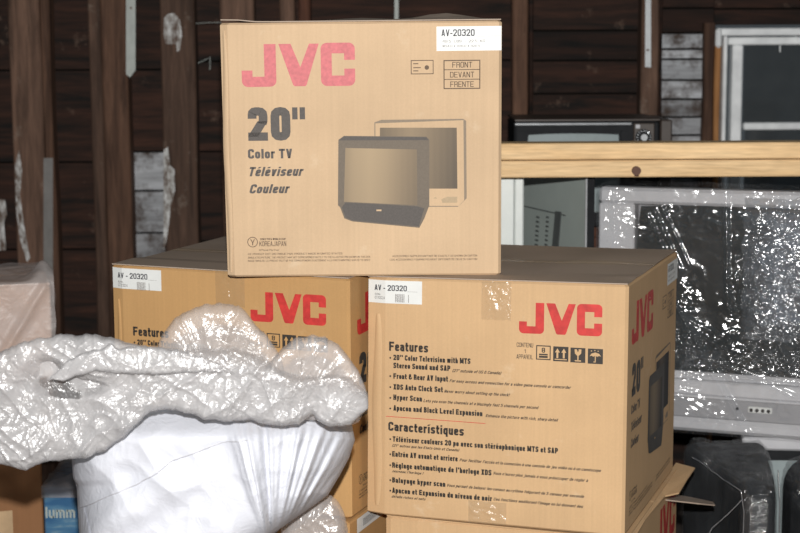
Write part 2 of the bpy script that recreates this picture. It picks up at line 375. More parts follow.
# window on the right of the wall
win = thing('window_1', 'x', 'x', (wx(719), WY, wz(140))); del win['label']; del win['category']; win['kind'] = 'structure'
def wbox(x0, y0, x1, y1, Yf, dep, name, mat='white_paint', b=0.004):
    p, q = at(x0, y1, Yf), at(x1, y0, Yf)
    return MB().box((p.x, Yf, p.z), (q.x, Yf+dep, q.z), None, b).build(name, M[mat], win)
wbox(719.5, 27, 1000, 35.8, WY-.045, .085, 'head_casing'); wbox(716, 28, 722.5, 48, WY-.062, .03, 'casing_end', b=.008)
wbox(719.5, 36, 728, 230, WY-.038, .08, 'side_casing')
wbox(728.5, 36, 1000, 45, WY-.03, .05, 'top_rail'); wbox(728.5, 45.2, 743.5, 230, WY-.03, .05, 'stile')
wbox(743.7, 121.5, 1000, 130, WY-.022, .04, 'muntin'); wbox(843, 45.2, 850, 121, WY-.022, .04, 'muntin'); wbox(843, 130.5, 850, 215, WY-.022, .04, 'muntin')
wbox(743.7, 216, 1000, 230, WY-.03, .05, 'bottom_rail')
for x0, x1 in ((743, 846), (847, 1000)):
    for y0, y1 in ((44, 125), (127, 218)): wbox(x0, y0, x1, y1, WY-.006, .004, 'pane', 'glass', 0)
for (x, y0, y1) in ((780, 45, 52), (796, 36, 41)):
    MB().tube([at(x, y0, WY-.034), at(x, y1, WY-.034)], .002, 6).build('paint_drip', M['white_paint'], win)

# ------------------------------------------------------------------ cartons with printed faces
W_, D_, H_ = 0.5873, 0.5735, 0.53
# condensed lettering built from strokes: every glyph is a few polylines in a box of width w, cap height 1
def glyph(ch, h):
    acc = {'é': ('e', 1), 'è': ('e', -1), 'à': ('a', -1), 'É': ('E', 1), 'î': ('i', 2), 'í': ('i', 1), 'ê': ('e', 2)}
    if ch in acc:
        b_, k = acc[ch]; w, st = glyph(b_, h); top_ = .84 if b_ != 'E' else 1.06
        if b_ == 'i': st = st[:1]
        st = list(st); c = w/2
        if k == 2: st.append(('p', [(c-.13, top_), (c, top_+.14), (c+.13, top_)]))
        else: st.append(('d', [(c-.07*k, top_), (c+.07*k, top_+.16)]))
        return w, st
    C_, lo = .56, .48
    if ch in 'ABCDEFGHKLNOPRSTUVXYZJQ0123456789': w = C_
    elif ch in 'MW': w = .76
    elif ch == 'I': w = 2*h+.02
    elif ch in 'il.,!:\'1': w = 2*h+.02
    elif ch in 'mw': w = .74
    elif ch in 'ftjr': w = .36
    elif ch in '()': w = .26
    elif ch == ' ': w = .20
    elif ch == '"': w = 4*h+.10
    elif ch == '-': w = .34
    elif ch == '&': w = .58
    else: w = lo
    if ch == '1': w = .36
    l, r, t, b, x, m = h, w-h, 1-h, h, .74-h, .5
    p = lambda *q: ('p', list(q)); R_ = lambda *q: ('r', list(q)); O = lambda *q: ('o', list(q)); d = lambda *q: ('d', list(q))
    D = {
     'A': [d((h, 0), (w/2, 1)), d((w-h, 0), (w/2, 1)), p((w*.28, .27), (w*.72, .27))],
     'B': [p((l, 0), (l, 1)), R_((l, t), (r-.02, t), (r-.02, m+.02), (l, m+.02)), R_((l, m+.02), (r, m+.02), (r, b), (l, b))],
     'C': [R_((r, .66), (r, t), (l, t), (l, b), (r, b), (r, .34))], 'D': [p((l, 0), (l, 1)), R_((l, t), (r, t), (r, b), (l, b))],
     'E': [p((l, 0), (l, 1)), p((l, t), (w, t)), p((l, m), (w*.92, m)), p((l, b), (w, b))], 'F': [p((l, 0), (l, 1)), p((l, t), (w, t)), p((l, m), (w*.9, m))],
     'G': [R_((r, .68), (r, t), (l, t), (l, b), (r, b), (r, .45)), p((w*.5, .47), (w, .47))], 'H': [p((l, 0), (l, 1)), p((r, 0), (r, 1)), p((l, m), (r, m))],
     'I': [p((w/2, 0), (w/2, 1))], 'J': [R_((r, 1), (r, b), (l, b), (l, .3))], 'K': [p((l, 0), (l, 1)), d((l+.04, .38), (w-h, 1)), d((w*.45, .58), (w-h*.9, 0))],
     'L': [p((l, 0), (l, 1)), p((l, b), (w, b))], 'M': [p((l, 0), (l, 1)), p((r, 0), (r, 1)), d((h, 1), (w/2, .1)), d((w-h, 1), (w/2, .1))],
     'N': [p((l, 0), (l, 1)), p((r, 0), (r, 1)), d((h, 1), (w-h, 0))], 'O': [O((l, t), (r, t), (r, b), (l, b))], 'P': [p((l, 0), (l, 1)), R_((l, t), (r, t), (r, .44), (l, .44))],
     'Q': [O((l, t), (r, t), (r, b), (l, b)), d((w*.6, .25), (w, 0))], 'R': [p((l, 0), (l, 1)), R_((l, t), (r, t), (r, m), (l, m)), R_((r-.1, m), (r, m-.08), (r, 0))],
     'S': [R_((r, .70), (r, t), (l, t), (l, m+.03), (r, m-.03), (r, b), (l, b), (l, .30))], 'T': [p((w/2, 0), (w/2, 1)), p((0, t), (w, t))],
     'U': [R_((l, 1), (l, b), (r, b), (r, 1))], 'V': [d((h, 1), (w/2, 0)), d((w-h, 1), (w/2, 0))], 'W': [d((h, 1), (w*.28, 0)), d((w*.28, 0), (w/2, 1)), d((w/2, 1), (w*.72, 0)), d((w*.72, 0), (w-h, 1))],
     'X': [d((h, 0), (w-h, 1)), d((h, 1), (w-h, 0))], 'Y': [d((h, 1), (w/2, .42)), d((w-h, 1), (w/2, .42)), p((w/2, 0), (w/2, .5))], 'Z': [p((0, t), (w, t)), d((w-h, 1-h), (h, h)), p((0, b), (w, b))],
     '0': [O((l, t), (r, t), (r, b), (l, b))], '1': [p((r, 0), (r, 1)), p((0, t-.12), (r, t-.12))], '2': [R_((l, .66), (l, t), (r, t), (r, .60), (r-.03, .50)), d((h*1.1, h), (r-.02, .58)), p((0, b), (w, b))],
     '3': [R_((l, .74), (l, t), (r, t), (r, m+.02), (w*.4, m+.02)), R_((w*.4, m+.02), (r, m+.02), (r, b), (l, b), (l, .26))], '4': [p((r-.06, 0), (r-.06, 1)), d((r-.06, 1), (h, .3)), p((0, .26), (w, .26))],
     '5': [p((w-.03, t), (l, t), (l, m+.06)), R_((l, m+.06), (r, m+.06), (r, b), (l, b), (l, .25))], '6': [O((l, .58), (r, .58), (r, b), (l, b)), R_((l, .4), (l, t), (r, t), (r, .76))],
     '7': [p((0, t), (w, t)), d((w-h, 1-h), (w*.35, 0))], '8': [O((l, t), (r, t), (r, m+.02), (l, m+.02)), O((l, m+.02), (r, m+.02), (r, b), (l, b))], '9': [O((l, t), (r, t), (r, .42), (l, .42)), R_((r, .6), (r, b), (l, b), (l, .24))],
     'a': [R_((l, x-.10), (l, x), (r, x), (r, 0)), R_((r, .42), (l, .42), (l, b), (r, b))], 'b': [p((l, 0), (l, 1)), R_((l, x), (r, x), (r, b), (l, b))], 'c': [R_((r, .50), (r, x), (l, x), (l, b), (r, b), (r, .25))],
     'd': [p((r, 0), (r, 1)), R_((r, x), (l, x), (l, b), (r, b))], 'e': [R_((l, .38), (r, .38), (r, x), (l, x), (l, b), (r, b), (r, .22))], 'f': [R_((w, t), (w*.42, t), (w*.42, 0)), p((0, x), (w, x))],
     'g': [R_((r, x), (l, x), (l, b), (r, b)), R_((r, .74), (r, -.16), (l, -.16))], 'h': [p((l, 0), (l, 1)), R_((l, x), (r, x), (r, 0))], 'i': [p((w/2, 0), (w/2, .74)), p((w/2, .84), (w/2, 1))],
     'j': [R_((r, .74), (r, -.16), (0, -.16)), p((r, .84), (r, 1))], 'k': [p((l, 0), (l, 1)), d((l+.04, .3), (w-h, .74)), d((w*.45, .42), (w-h*.9, 0))], 'l': [p((w/2, 0), (w/2, 1))],
     'm': [p((l, 0), (l, .74)), R_((l, x), (w/2, x), (w/2, 0)), R_((w/2, x), (r, x), (r, 0))], 'n': [p((l, 0), (l, .74)), R_((l, x), (r, x), (r, 0))], 'o': [O((l, x), (r, x), (r, b), (l, b))],
     'p': [p((l, -.24), (l, .74)), R_((l, x), (r, x), (r, b), (l, b))], 'q': [p((r, -.24), (r, .74)), R_((r, x), (l, x), (l, b), (r, b))], 'r': [p((l, 0), (l, .74)), R_((l, .52), (l+.03, x), (w, x))],
     's': [R_((r, .54), (r, x), (l, x), (l, .40), (r, .34), (r, b), (l, b), (l, .2))], 't': [R_((w*.42, .96), (w*.42, b), (w, b)), p((0, x), (w, x))], 'u': [R_((l, .74), (l, b), (r, b)), p((r, 0), (r, .74))],
     'v': [d((h, .74), (w/2, 0)), d((w-h, .74), (w/2, 0))], 'w': [d((h, .74), (w*.28, 0)), d((w*.28, 0), (w/2, .74)), d((w/2, .74), (w*.72, 0)), d((w*.72, 0), (w-h, .74))],
     'x': [d((h, 0), (w-h, .74)), d((h, .74), (w-h, 0))], 'y': [d((h, .74), (w/2, 0)), d((w-h, .74), (w*.3, -.24))], 'z': [p((0, x), (w, x)), d((w-h, .74-h), (h, h)), p((0, b), (w, b))],
     '.': [p((w/2, 0), (w/2, 2*h))], ',': [p((w/2, -.12), (w/2, 2*h))], '!': [p((w/2, 0), (w/2, .14)), p((w/2, .28), (w/2, 1))], "'": [p((w/2, .66), (w/2, 1))], '"': [p((h, .64), (h, 1)), p((w-h, .64), (w-h, 1))],
     '(': [R_((w, 1), (l, .8), (l, .1), (w, -.12))], ')': [R_((0, 1), (r, .8), (r, .1), (0, -.12))], '-': [p((0, .40), (w, .40))], '&': [O((l+.03, t), (r-.1, t), (r-.1, .56), (l+.03, .56)), R_((w, .42), (r-.04, b), (l, b), (l, .52), (r-.1, .56))],
    }
    return w, D.get(ch, [])
def stroke_mesh(kind, pts, h, v, f):
    if kind == 'd':        # slanting bar with level ends
        (x0, y0), (x1, y1) = pts; L_ = math.hypot(x1-x0, y1-y0); hx = h*L_/max(.2, abs(y1-y0)); hx = min(hx, h*1.5); b0 = len(v)
        v += [(x0-hx, y0), (x0+hx, y0), (x1+hx, y1), (x1-hx, y1)]; f.append([b0, b0+1, b0+2, b0+3] if y1 > y0 else [b0+1, b0, b0+3, b0+2]); return
    closed = kind == 'o'; n = len(pts)
    if kind in 'ro':       # round the corners
        q = []
        for i, P in enumerate(pts):
            if not closed and i in (0, n-1): q.append(P); continue
            A, B = pts[i-1], pts[(i+1) % n]
            def unit(a, b): L_ = math.hypot(b[0]-a[0], b[1]-a[1]) or 1; return (b[0]-a[0])/L_, (b[1]-a[1])/L_, L_
            ax, ay, la = unit(P, A); bx, by, lb = unit(P, B); rr = min(.15, la*.48, lb*.48)
            for k in range(4):
                t = k/3; w0, w1, w2 = (1-t)**2, 2*t*(1-t), t*t
                q.append((w0*(P[0]+ax*rr)+w1*P[0]+w2*(P[0]+bx*rr), w0*(P[1]+ay*rr)+w1*P[1]+w2*(P[1]+by*rr)))
        pts = q; n = len(pts)
    b0 = len(v)
    for i, P in enumerate(pts):
        A = pts[i-1] if (i > 0 or closed) else None; B = pts[(i+1) % n] if (i < n-1 or closed) else None
        ds = []
        for a, b in ((A, P), (P, B)):
            if a is None or b is None: continue
            L_ = math.hypot(b[0]-a[0], b[1]-a[1]) or 1e-6; ds.append(((b[0]-a[0])/L_, (b[1]-a[1])/L_))
        dx = sum(d_[0] for d_ in ds); dy = sum(d_[1] for d_ in ds); L_ = math.hypot(dx, dy) or 1; dx /= L_; dy /= L_
        k = 1/max(.6, dx*ds[0][0]+dy*ds[0][1]); v += [(P[0]-dy*h*k, P[1]+dx*h*k), (P[0]+dy*h*k, P[1]-dx*h*k)]
    for i in range(n if closed else n-1):
        j = (i+1) % n; f.append([b0+2*i+1, b0+2*j+1, b0+2*j, b0+2*i])
def text_mesh(body, bold=0.02, shear=0.0):
    h = .125 if bold >= .045 else .108 if bold >= .03 else .085 if bold >= .015 else .062
    v = []; f = []; x = 0.0
    for ch in body:
        w, st = glyph(ch, h); gv = []; gf = []
        for kind, pts in st: stroke_mesh(kind, pts, h, gv, gf)
        n0 = len(v); v += [(a+x+b*shear, b) for a, b in gv]; f += [[i+n0 for i in q] for q in gf]
        x += w+.085
    return v, f
_tc = {}
def solve8(src, dst):
    import numpy as np
    A = []; B = []
    for (x, y), (X, Y) in zip(src, dst):
        A.append([x, y, 1, 0, 0, 0, -x*X, -y*X]); B.append(X); A.append([0, 0, 0, x, y, 1, -x*Y, -y*Y]); B.append(Y)
    h = list(np.linalg.solve(np.array(A, float), np.array(B, float)))+[1.0]
    return lambda x, y: ((h[0]*x+h[1]*y+h[2])/(h[6]*x+h[7]*y+1), (h[3]*x+h[4]*y+h[5])/(h[6]*x+h[7]*y+1))
class Carton:
    """cuboid carton; corners may be pushed a few millimetres out of true, prints follow the faces"""
    def __init__(s, x, y, z, yaw, wa, wb, h, label, mat, cw=0.02, cd=0.006, front_px=None, side_px=None, group=None, flap_h=None, topmat=None, wavy=0.0015, top_=False, push=None):
        s.a = Vector((math.cos(yaw), math.sin(yaw), 0)); s.b = Vector((-math.sin(yaw), math.cos(yaw), 0))
        s.o = Vector((x, y, z)); s.wa, s.wb, s.h, s.cw, s.cd = wa, wb, h, cw, cd
        s.d = dict(push) if push else {}
        if front_px:      # order: bottom-left, bottom-right, top-right, top-left; pushes the corners within the face plane
            for key, (u, v) in zip(((0, 0), (1, 0), (1, 1), (0, 1)), front_px):
                P = s.o+s.a*wa*key[0]+Vector((0, 0, h*key[1]))
                Q = on_plane(u, v, s.o, s.b); dv = Q-P
                if key[1] == 0: dv.z = max(dv.z, -.0075 if top_ else -.002)
                s.d[key] = dv
        s.root = thing('television_carton', label, 'box', tuple(s.o), group)
        s.mat = mat; n = 10; m = MB()
        r = 0.006
        sec = [(cw, 0)]+[(cw+(wa-r-cw)*k/8, 0) for k in range(1, 9)]+[(wa, r), (wa, wb-r), (wa-r, wb), (r, wb), (0, wb-r), (0, cd)]
        N = len(sec); rings = []
        zz = [(0, .004), (.004, 0)]+[(.004+(h-.008)*k/n, 0) for k in range(1, n)]+[(h-.004, 0), (h, .004)]
        v = []
        for zi, (z, ins) in enumerate(zz):
            for k, (px_, py_) in enumerate(sec):
                cx, cy = wa/2, wb/2
                X = px_+(ins if px_ < cx else -ins) if ins else px_
                Y = py_+(ins if py_ < cy else -ins) if ins else py_
                wv = wavy*noise.noise(Vector((X*9+x*5, Y*9, z*3)))
                zt = z-(abs(wv)*1.2 if zi > len(zz)-3 else 0)
                v.append(s.P(X, Y, zt))
        f = []
        for i in range(len(zz)-1):
            for k in range(N):
                l = (k+1) % N; f.append([i*N+k, i*N+l, i*N+N+l, i*N+N+k])
        f.append(list(range(N-1, -1, -1))); f.append([(len(zz)-1)*N+k for k in range(N)])
        s.body = obj('body', v, f, mat, s.root)
        # crease folded beside the left corner
        s.layer = 0
    def P(s, x, y, z):
        p = s.o+s.a*x+s.b*y+Vector((0, 0, z))
        if s.d:
            u, v = min(1.05, max(-.05, x/s.wa)), min(1.0, max(0, z/s.h))
            q = s.d[(0, 0)]*(1-u)*(1-v)+s.d[(1, 0)]*u*(1-v)+s.d[(1, 1)]*u*v+s.d[(0, 1)]*(1-u)*v
            if y > .1: q = Vector((q.x, q.y, q.z*.5))*.6
            p = p+q
        return p
    def face(s, side, u, v, off):
        if side == 'front':
            y = 0 if u >= s.cw else s.cd*(1-max(0, u)/s.cw)
            return s.P(u, y-off, v)
        return s.P(s.wa+off, u, v)
    def flaps(s, hf=None, mat=None, seam=0.5, tape=True):
        """two top flaps meeting in the middle, as thin sheets with their own thickness"""
        mat = mat or M['flap']; hf = hf or (lambda x, y: 0.0)
        for half in (0, 1):
            nx, ny = 16, 6; y0, y1 = (0.002, s.wb*seam-.001) if half == 0 else (s.wb*seam+.001, s.wb-.002)
            v = []; f = []
            for lay in (0, 1):
                for j in range(ny+1):
                    for i in range(nx+1):
                        x = .002+(s.wa-.004)*i/nx; y = y0+(y1-y0)*j/ny
                        q = s.P(x, y, s.h); q.z += .0004+hf(x/s.wa, y/s.wb)+(0.0022 if lay else 0); v.append(q)
            R = (nx+1)*(ny+1)
            for j in range(ny):
                for i in range(nx):
                    k = j*(nx+1)+i; f.append([k+R, k+1+R, k+nx+2+R, k+nx+1+R]); f.append([k, k+nx+1, k+nx+2, k+1])
            ring = [i for i in range(nx+1)]+[j*(nx+1)+nx for j in range(1, ny+1)]+[ny*(nx+1)+i for i in range(nx-1, -1, -1)]+[j*(nx+1) for j in range(ny-1, 0, -1)]
            for k in range(len(ring)):
                l = (k+1) % len(ring); f.append([ring[k], ring[l], ring[l]+R, ring[k]+R])
            obj('flap', v, f, mat, s.root)
        if tape:
            v = []; f = []
            for i in range(17):
                x = s.wa*i/16
                for y in (s.wb*seam-.026, s.wb*seam+.026):
                    q = s.P(x, y, s.h); q.z += .0032+hf(x/s.wa, y/s.wb); v.append(q)
            for i in range(16): f.append([2*i, 2*i+2, 2*i+3, 2*i+1])
            obj('tape', v, f, M['tape'], s.root)
class Print:
    """lettering and pictures on one face; a pixel of the photograph gives the position in the face once,
    the layout is then used for every carton that shows the same face"""
    def __init__(s, to_uv): s.uv = to_uv
def lay_poly(C, side, name, polys, mat, off, sub=None):
    m = MB()
    for p in polys:
        m.add([C.face(side, a, b, off) for a, b in p], [list(range(len(p)))])
    return m.build(name, mat, sub or C.root)
def densify(p, n=6):
    out = []
    for (a, b), (c, d) in zip(p, p[1:]+p[:1]):
        for k in range(n): out.append((a+(c-a)*k/n, b+(d-b)*k/n))
    return out
def lay_text(C, side, body, x0, base, width, cap, mat, off=.0006, bold=.02, shear=0.0, name='lettering', sub=None):
    key = (body, bold, shear)
    if key not in _tc: _tc[key] = text_mesh(body, bold, shear)
    v, f = _tc[key]
    if not v: return None
    mn = min(a for a, _ in v); mxx = max(a for a, _ in v); sx = width/(mxx-mn); sy = cap
    o = obj(name, [C.face(side, x0+(a-mn)*sx, base+b*sy, off) for a, b in v], f, mat, sub or C.root)
    return o
def fan(pts): return [pts]
def arc(cx, cy, r, a0, a1, n=5): return [(cx+r*math.cos(math.radians(a0+(a1-a0)*k/n)), cy+r*math.sin(math.radians(a0+(a1-a0)*k/n))) for k in range(n+1)]
# the three logo letters in photo units (x right, y up) inside 242..354.3 x -87.8..-43.5
def logo_polys():
    J = [(264.3, -44), (276, -44)]+arc(270, -81.8, 6, 0, -90)+arc(248, -81.8, 6.2, -90, -180)+[(241.8, -71), (252.5, -71), (252.5, -77.5), (264.3, -77.5)]
    V = [(278.7, -44), (290.8, -44), (300, -68), (309, -44), (318.6, -44), (306, -86)]+[(304.5, -87.6), (294, -87.6), (292.4, -86)]
    Cc = arc(326.5, -49.5, 6.2, 180, 90)+arc(348, -49.5, 6.2, 90, 0)+[(354.2, -61), (343.5, -61), (343.5, -54.2), (331.2, -54.2), (331.2, -77), (343.5, -77), (343.5, -70), (354.2, -70)]+arc(348, -81.5, 6.2, 0, -90)+arc(326.5, -81.5, 6.2, -90, -180)
    return [J, V, Cc]
def lay_logo(C, side, x0, y0, x1, y1, mat, off=.0006):
    P = [[(x0+(a-241.8)/112.4*(x1-x0), y0+(b+87.7)/44.4*(y1-y0)) for a, b in p] for p in logo_polys()]
    lay_poly(C, side, 'logo', P, mat, off)
def rect(x0, y0, x1, y1): return [(x0, y0), (x1, y0), (x1, y1), (x0, y1)]
def frame_polys(x0, y0, x1, y1, t): return [rect(x0, y0, x1, y0+t), rect(x0, y1-t, x1, y1), rect(x0, y0+t, x0+t, y1-t), rect(x1-t, y0+t, x1, y1-t)]

FPX = [(227.5, 277), (501, 275), (502, 20), (219.5, 23)]
FH = 0.5377
fu = solve8(FPX, [(0, 0), (W_, 0), (W_, FH), (0, FH)])          # front face layout, from the topmost carton
SPX = [(366, 513.5), (624, 537), (628.5, 285), (367, 277)]
su = solve8(SPX, [(0, 0), (D_, 0), (D_, H_), (0, H_)])          # feature-text face layout, from the right carton

def gradient_print():
    nt = NT('printed_gradient'); b = nt.n('BsdfPrincipled', Roughness=0.7); b.inputs['Specular IOR Level'].default_value = .25
    at_ = nt.n('Attribute', attribute_name='tone'); nt.l(at_.outputs['Color'], b.inputs['Base Color']); nt.l(b.outputs[0], nt.out.inputs[0]); return nt.m
M['print_gradient'] = gradient_print()
def gradient_quad(C, side, name, q, corner, stops, off, deep=0.0):
    (x0, y0), (x1, y1), (x2, y2), (x3, y3) = corner; v = []; f = []; cols = []; n = 24
    for i in range(n+1):
        t = i/n; k = interp(stops, t)
        for (xa, ya), (xb, yb), dk in (((x3, y3), (x2, y2), .07), ((x0, y0), (x1, y1), -.05)):
            v.append(C.face(side, *q(xa+(xb-xa)*t, ya+(yb-ya)*t), off)); kk = max(0, k+dk)+deep; kk = kk*(1+.05*(i % 2))
            cols.append(tuple(max(.03, p+(r_-p)*kk) for p, r_ in zip((0.40, 0.30, 0.19), (0.145, 0.115, 0.085))))
    for i in range(n): f.append([2*i, 2*i+2, 2*i+3, 2*i+1])
    o = obj(name, v, f, M['print_gradient'], C.root)
    ca = o.data.color_attributes.new('tone', 'FLOAT_COLOR', 'POINT')
    for i, c in enumerate(cols): ca.data[i].color = (*c, 1)
    return o
def print_front(C, side, red, dark, tones, kx=1.0, ky=1.0):
    deep = 0.0 if tones[0] is M['grey_ink'] else .62
    def q(x, y): a, b = fu(x, y); return a*kx, b*ky
    def T(body, xa, ya, xb, cap, mat=dark, **kw):
        a, b = q(xa, ya); c, _ = q(xb, ya); lay_text(C, side, body, a, b, c-a, cap*.0021*ky, mat, **kw)
    a, b = q(242, 88); c, d = q(354.3, 43.5); lay_logo(C, side, a, b, c, d, red)
    T('20', 248, 142, 290.5, 33.5, tones[0], bold=.045); T('"', 292.5, 142, 305.3, 33.5, tones[0], bold=.05)
    T('Color TV', 248, 159.7, 292, 9.6, tones[0], bold=.035); T('Téléviseur', 249.5, 177.3, 303.7, 9.4, tones[0], bold=.03, shear=.25)
    T('Couleur', 249.5, 194.3, 290, 9.2, tones[0], bold=.035, shear=.25)
    # two televisions, printed picture
    def PL(name, polys, mat, off): lay_poly(C, side, name, [[q(x, y) for x, y in p] for p in polys], mat, off)
    PL('picture', [[(374, 123.5), (381, 121), (463, 120), (466, 122), (466.5, 199), (460.5, 205), (457.5, 207.5), (428, 207.5), (374, 160)]], tones[2], .0004)
    PL('picture', [[(375, 124.5), (463.2, 121.3), (464, 201), (458.5, 206.6), (428, 206.6), (375, 160)]], C.mat, .0006)
    gradient_quad(C, side, 'picture', q, [(379.5, 128.8), (456.5, 128.8), (457.2, 189.5), (379.5, 189.5)], [(0, .9), (.4, .5), (.7, .75), (1, 1)], .0008, deep)
    PL('picture', [[(447, 197.5), (457, 197.5), (457, 203.5), (442, 203.5), (441, 200)], [(433, 199.3), (437, 199.3), (435, 197.6)]], tones[3], .0009)
    PL('picture', [[(338, 141), (343.5, 137), (426, 137.8), (429, 141), (429, 206), (424, 219), (419, 228.3), (352, 222), (344, 219), (339.8, 208), (337.6, 206)]], tones[1], .0010)
    PL('picture', [[(338.5, 141.5), (343.5, 137.4), (426, 138.2), (428.6, 141.2)]], tones[0], .0012)
    gradient_quad(C, side, 'picture', q, [(345, 149), (416.5, 150.5), (417, 206), (343.5, 202.5)], [(0, .45), (.12, .2), (.35, .05), (.55, .2), (.8, .55), (1, .75)], .0012, deep)
    PL('picture', [[(345, 203.2), (417, 207), (424, 209), (418.5, 227), (352, 221), (345, 218), (341.5, 208)]], tones[0], .00125)
    PL('picture', [[(376, 210.2), (381, 210.2), (381, 211.8), (376, 211.8)]], C.mat, .0014)
    # emblem and small print
    a, b = q(252.5, 242.5); ro, ri = .0112*kx, .0097*kx
    ring = [[(a+ro*math.cos(t), b+ro*math.sin(t)), (a+ro*math.cos(t2), b+ro*math.sin(t2)), (a+ri*math.cos(t2), b+ri*math.sin(t2)), (a+ri*math.cos(t), b+ri*math.sin(t))]
            for t, t2 in [(k*math.pi/12, (k+1)*math.pi/12) for k in range(24)]]
    ring += [[(a-.005, b+.006), (a-.0035, b+.0065), (a+.001, b-.001), (a+.001, b-.007), (a-.001, b-.007), (a-.001, b-.001)], [(a+.0035, b+.0065), (a+.005, b+.006), (a+.001, b-.002), (a, b)]]
    lay_poly(C, side, 'emblem', ring, dark, .0006)
    T('2002 FIFA WORLD CUP', 260, 240.6, 285.5, 2.0, dark, bold=.03); T('KOREAJAPAN', 259.3, 246.6, 286, 5.0, dark, bold=.0)
    T('Official Partner', 259, 251.2, 279, 1.7, dark, bold=.0)
    for (xa, y, xb, s_) in ((248, 255.3, 342, 'CE PRODUIT EST DISTRIBUE PAR. PRODUCT MADE IN UNITED STATES'), (248, 258.8, 370, 'SIMULATED PICTURE. THE PRODUCT MAY NOT CORRESPOND EXACTLY TO THE ILLUSTRATION SHOWN ON THIS BOX'),
                            (248, 262.0, 370, 'IMAGE SIMULEE. LE PRODUIT PEUT NE PAS CORRESPONDRE EXACTEMENT A LA PHOTO MONTREE SUR CETTE BOITE'),
                            (392, 257.3, 477, 'ACCESSORIES SUPPLIED MAY NOT BE EXACTLY AS SHOWN ON CARTON'), (389.5, 260.8, 477, 'LES ACCESSOIRES FOURNIS PEUVENT DIFFERER DE CEUX DU CARTON')):
        T(s_, xa, y, xb, 1.9, dark, bold=.0)
    # tick box and three-line table
    a, b = q(410.5, 75.5); c, d = q(433.2, 61)
    P = frame_polys(a, b, c, d, .0017)
    for y, x1 in ((64.8, 418), (68.8, 420.5), (72, 418)):
        p0 = q(412.8, y+.5); p1 = q(x1, y-.5); P.append(rect(*p0, *p1))
    cx, cy = q(426.5, 68.6); P.append([(cx+.0048*math.cos(t*math.pi/6), cy+.0048*math.sin(t*math.pi/6)) for t in range(12)])
    lay_poly(C, side, 'tick_box', P, dark, .0006)
    a, b = q(443.3, 90.3); c, d = q(480.2, 60.8); h3 = (d-b)/3
    P = frame_polys(a, b, c, d, .0022)+[rect(a, b+h3-.0008, c, b+h3+.0008), rect(a, b+2*h3-.0008, c, b+2*h3+.0008)]
    lay_poly(C, side, 'table_box', P, dark, .0006)
    T('FRONT', 452, 68.8, 472, 5.6, dark, bold=.01); T('DEVANT', 449.8, 78.7, 474, 5.6, dark, bold=.01); T('FRENTE', 450, 88.3, 473.5, 5.6, dark, bold=.01)
    # paper label
    a, b = q(436.3, 52); c, d = q(501.9, 26.8)
    L = lay_poly(C, side, 'label', [rect(a, b, min(c, (C.wa if side == 'front' else C.wb)-.001), d)], M['label'], .0008); L['label'] = 'white paper label with printed model number'
    def TL(body, xa, ya, xb, cap, mat, **kw):
        x, y = q(xa, ya); x2, _ = q(xb, ya); o = lay_text(C, side, body, x, y, x2-x, cap*.0021, mat, off=.0012, sub=L, **kw)
    TL('AV-20320', 441, 37.3, 474.5, 6.8, M['label_ink'], bold=.022)
    TL('49.5  LBS  -  22.5  KG', 442, 43.6, 485, 2.6, M['pale_ink'], bold=.0); TL('W24.0 X D20.0 X H20.5', 442, 48.3, 480, 2.2, M['pale_ink'], bold=.0)
    p0 = q(476, 37.3); p1 = q(500, 36.8); lay_poly(C, side, 'underline', [rect(*p0, *p1)], M['pale_ink'], .0012, L)

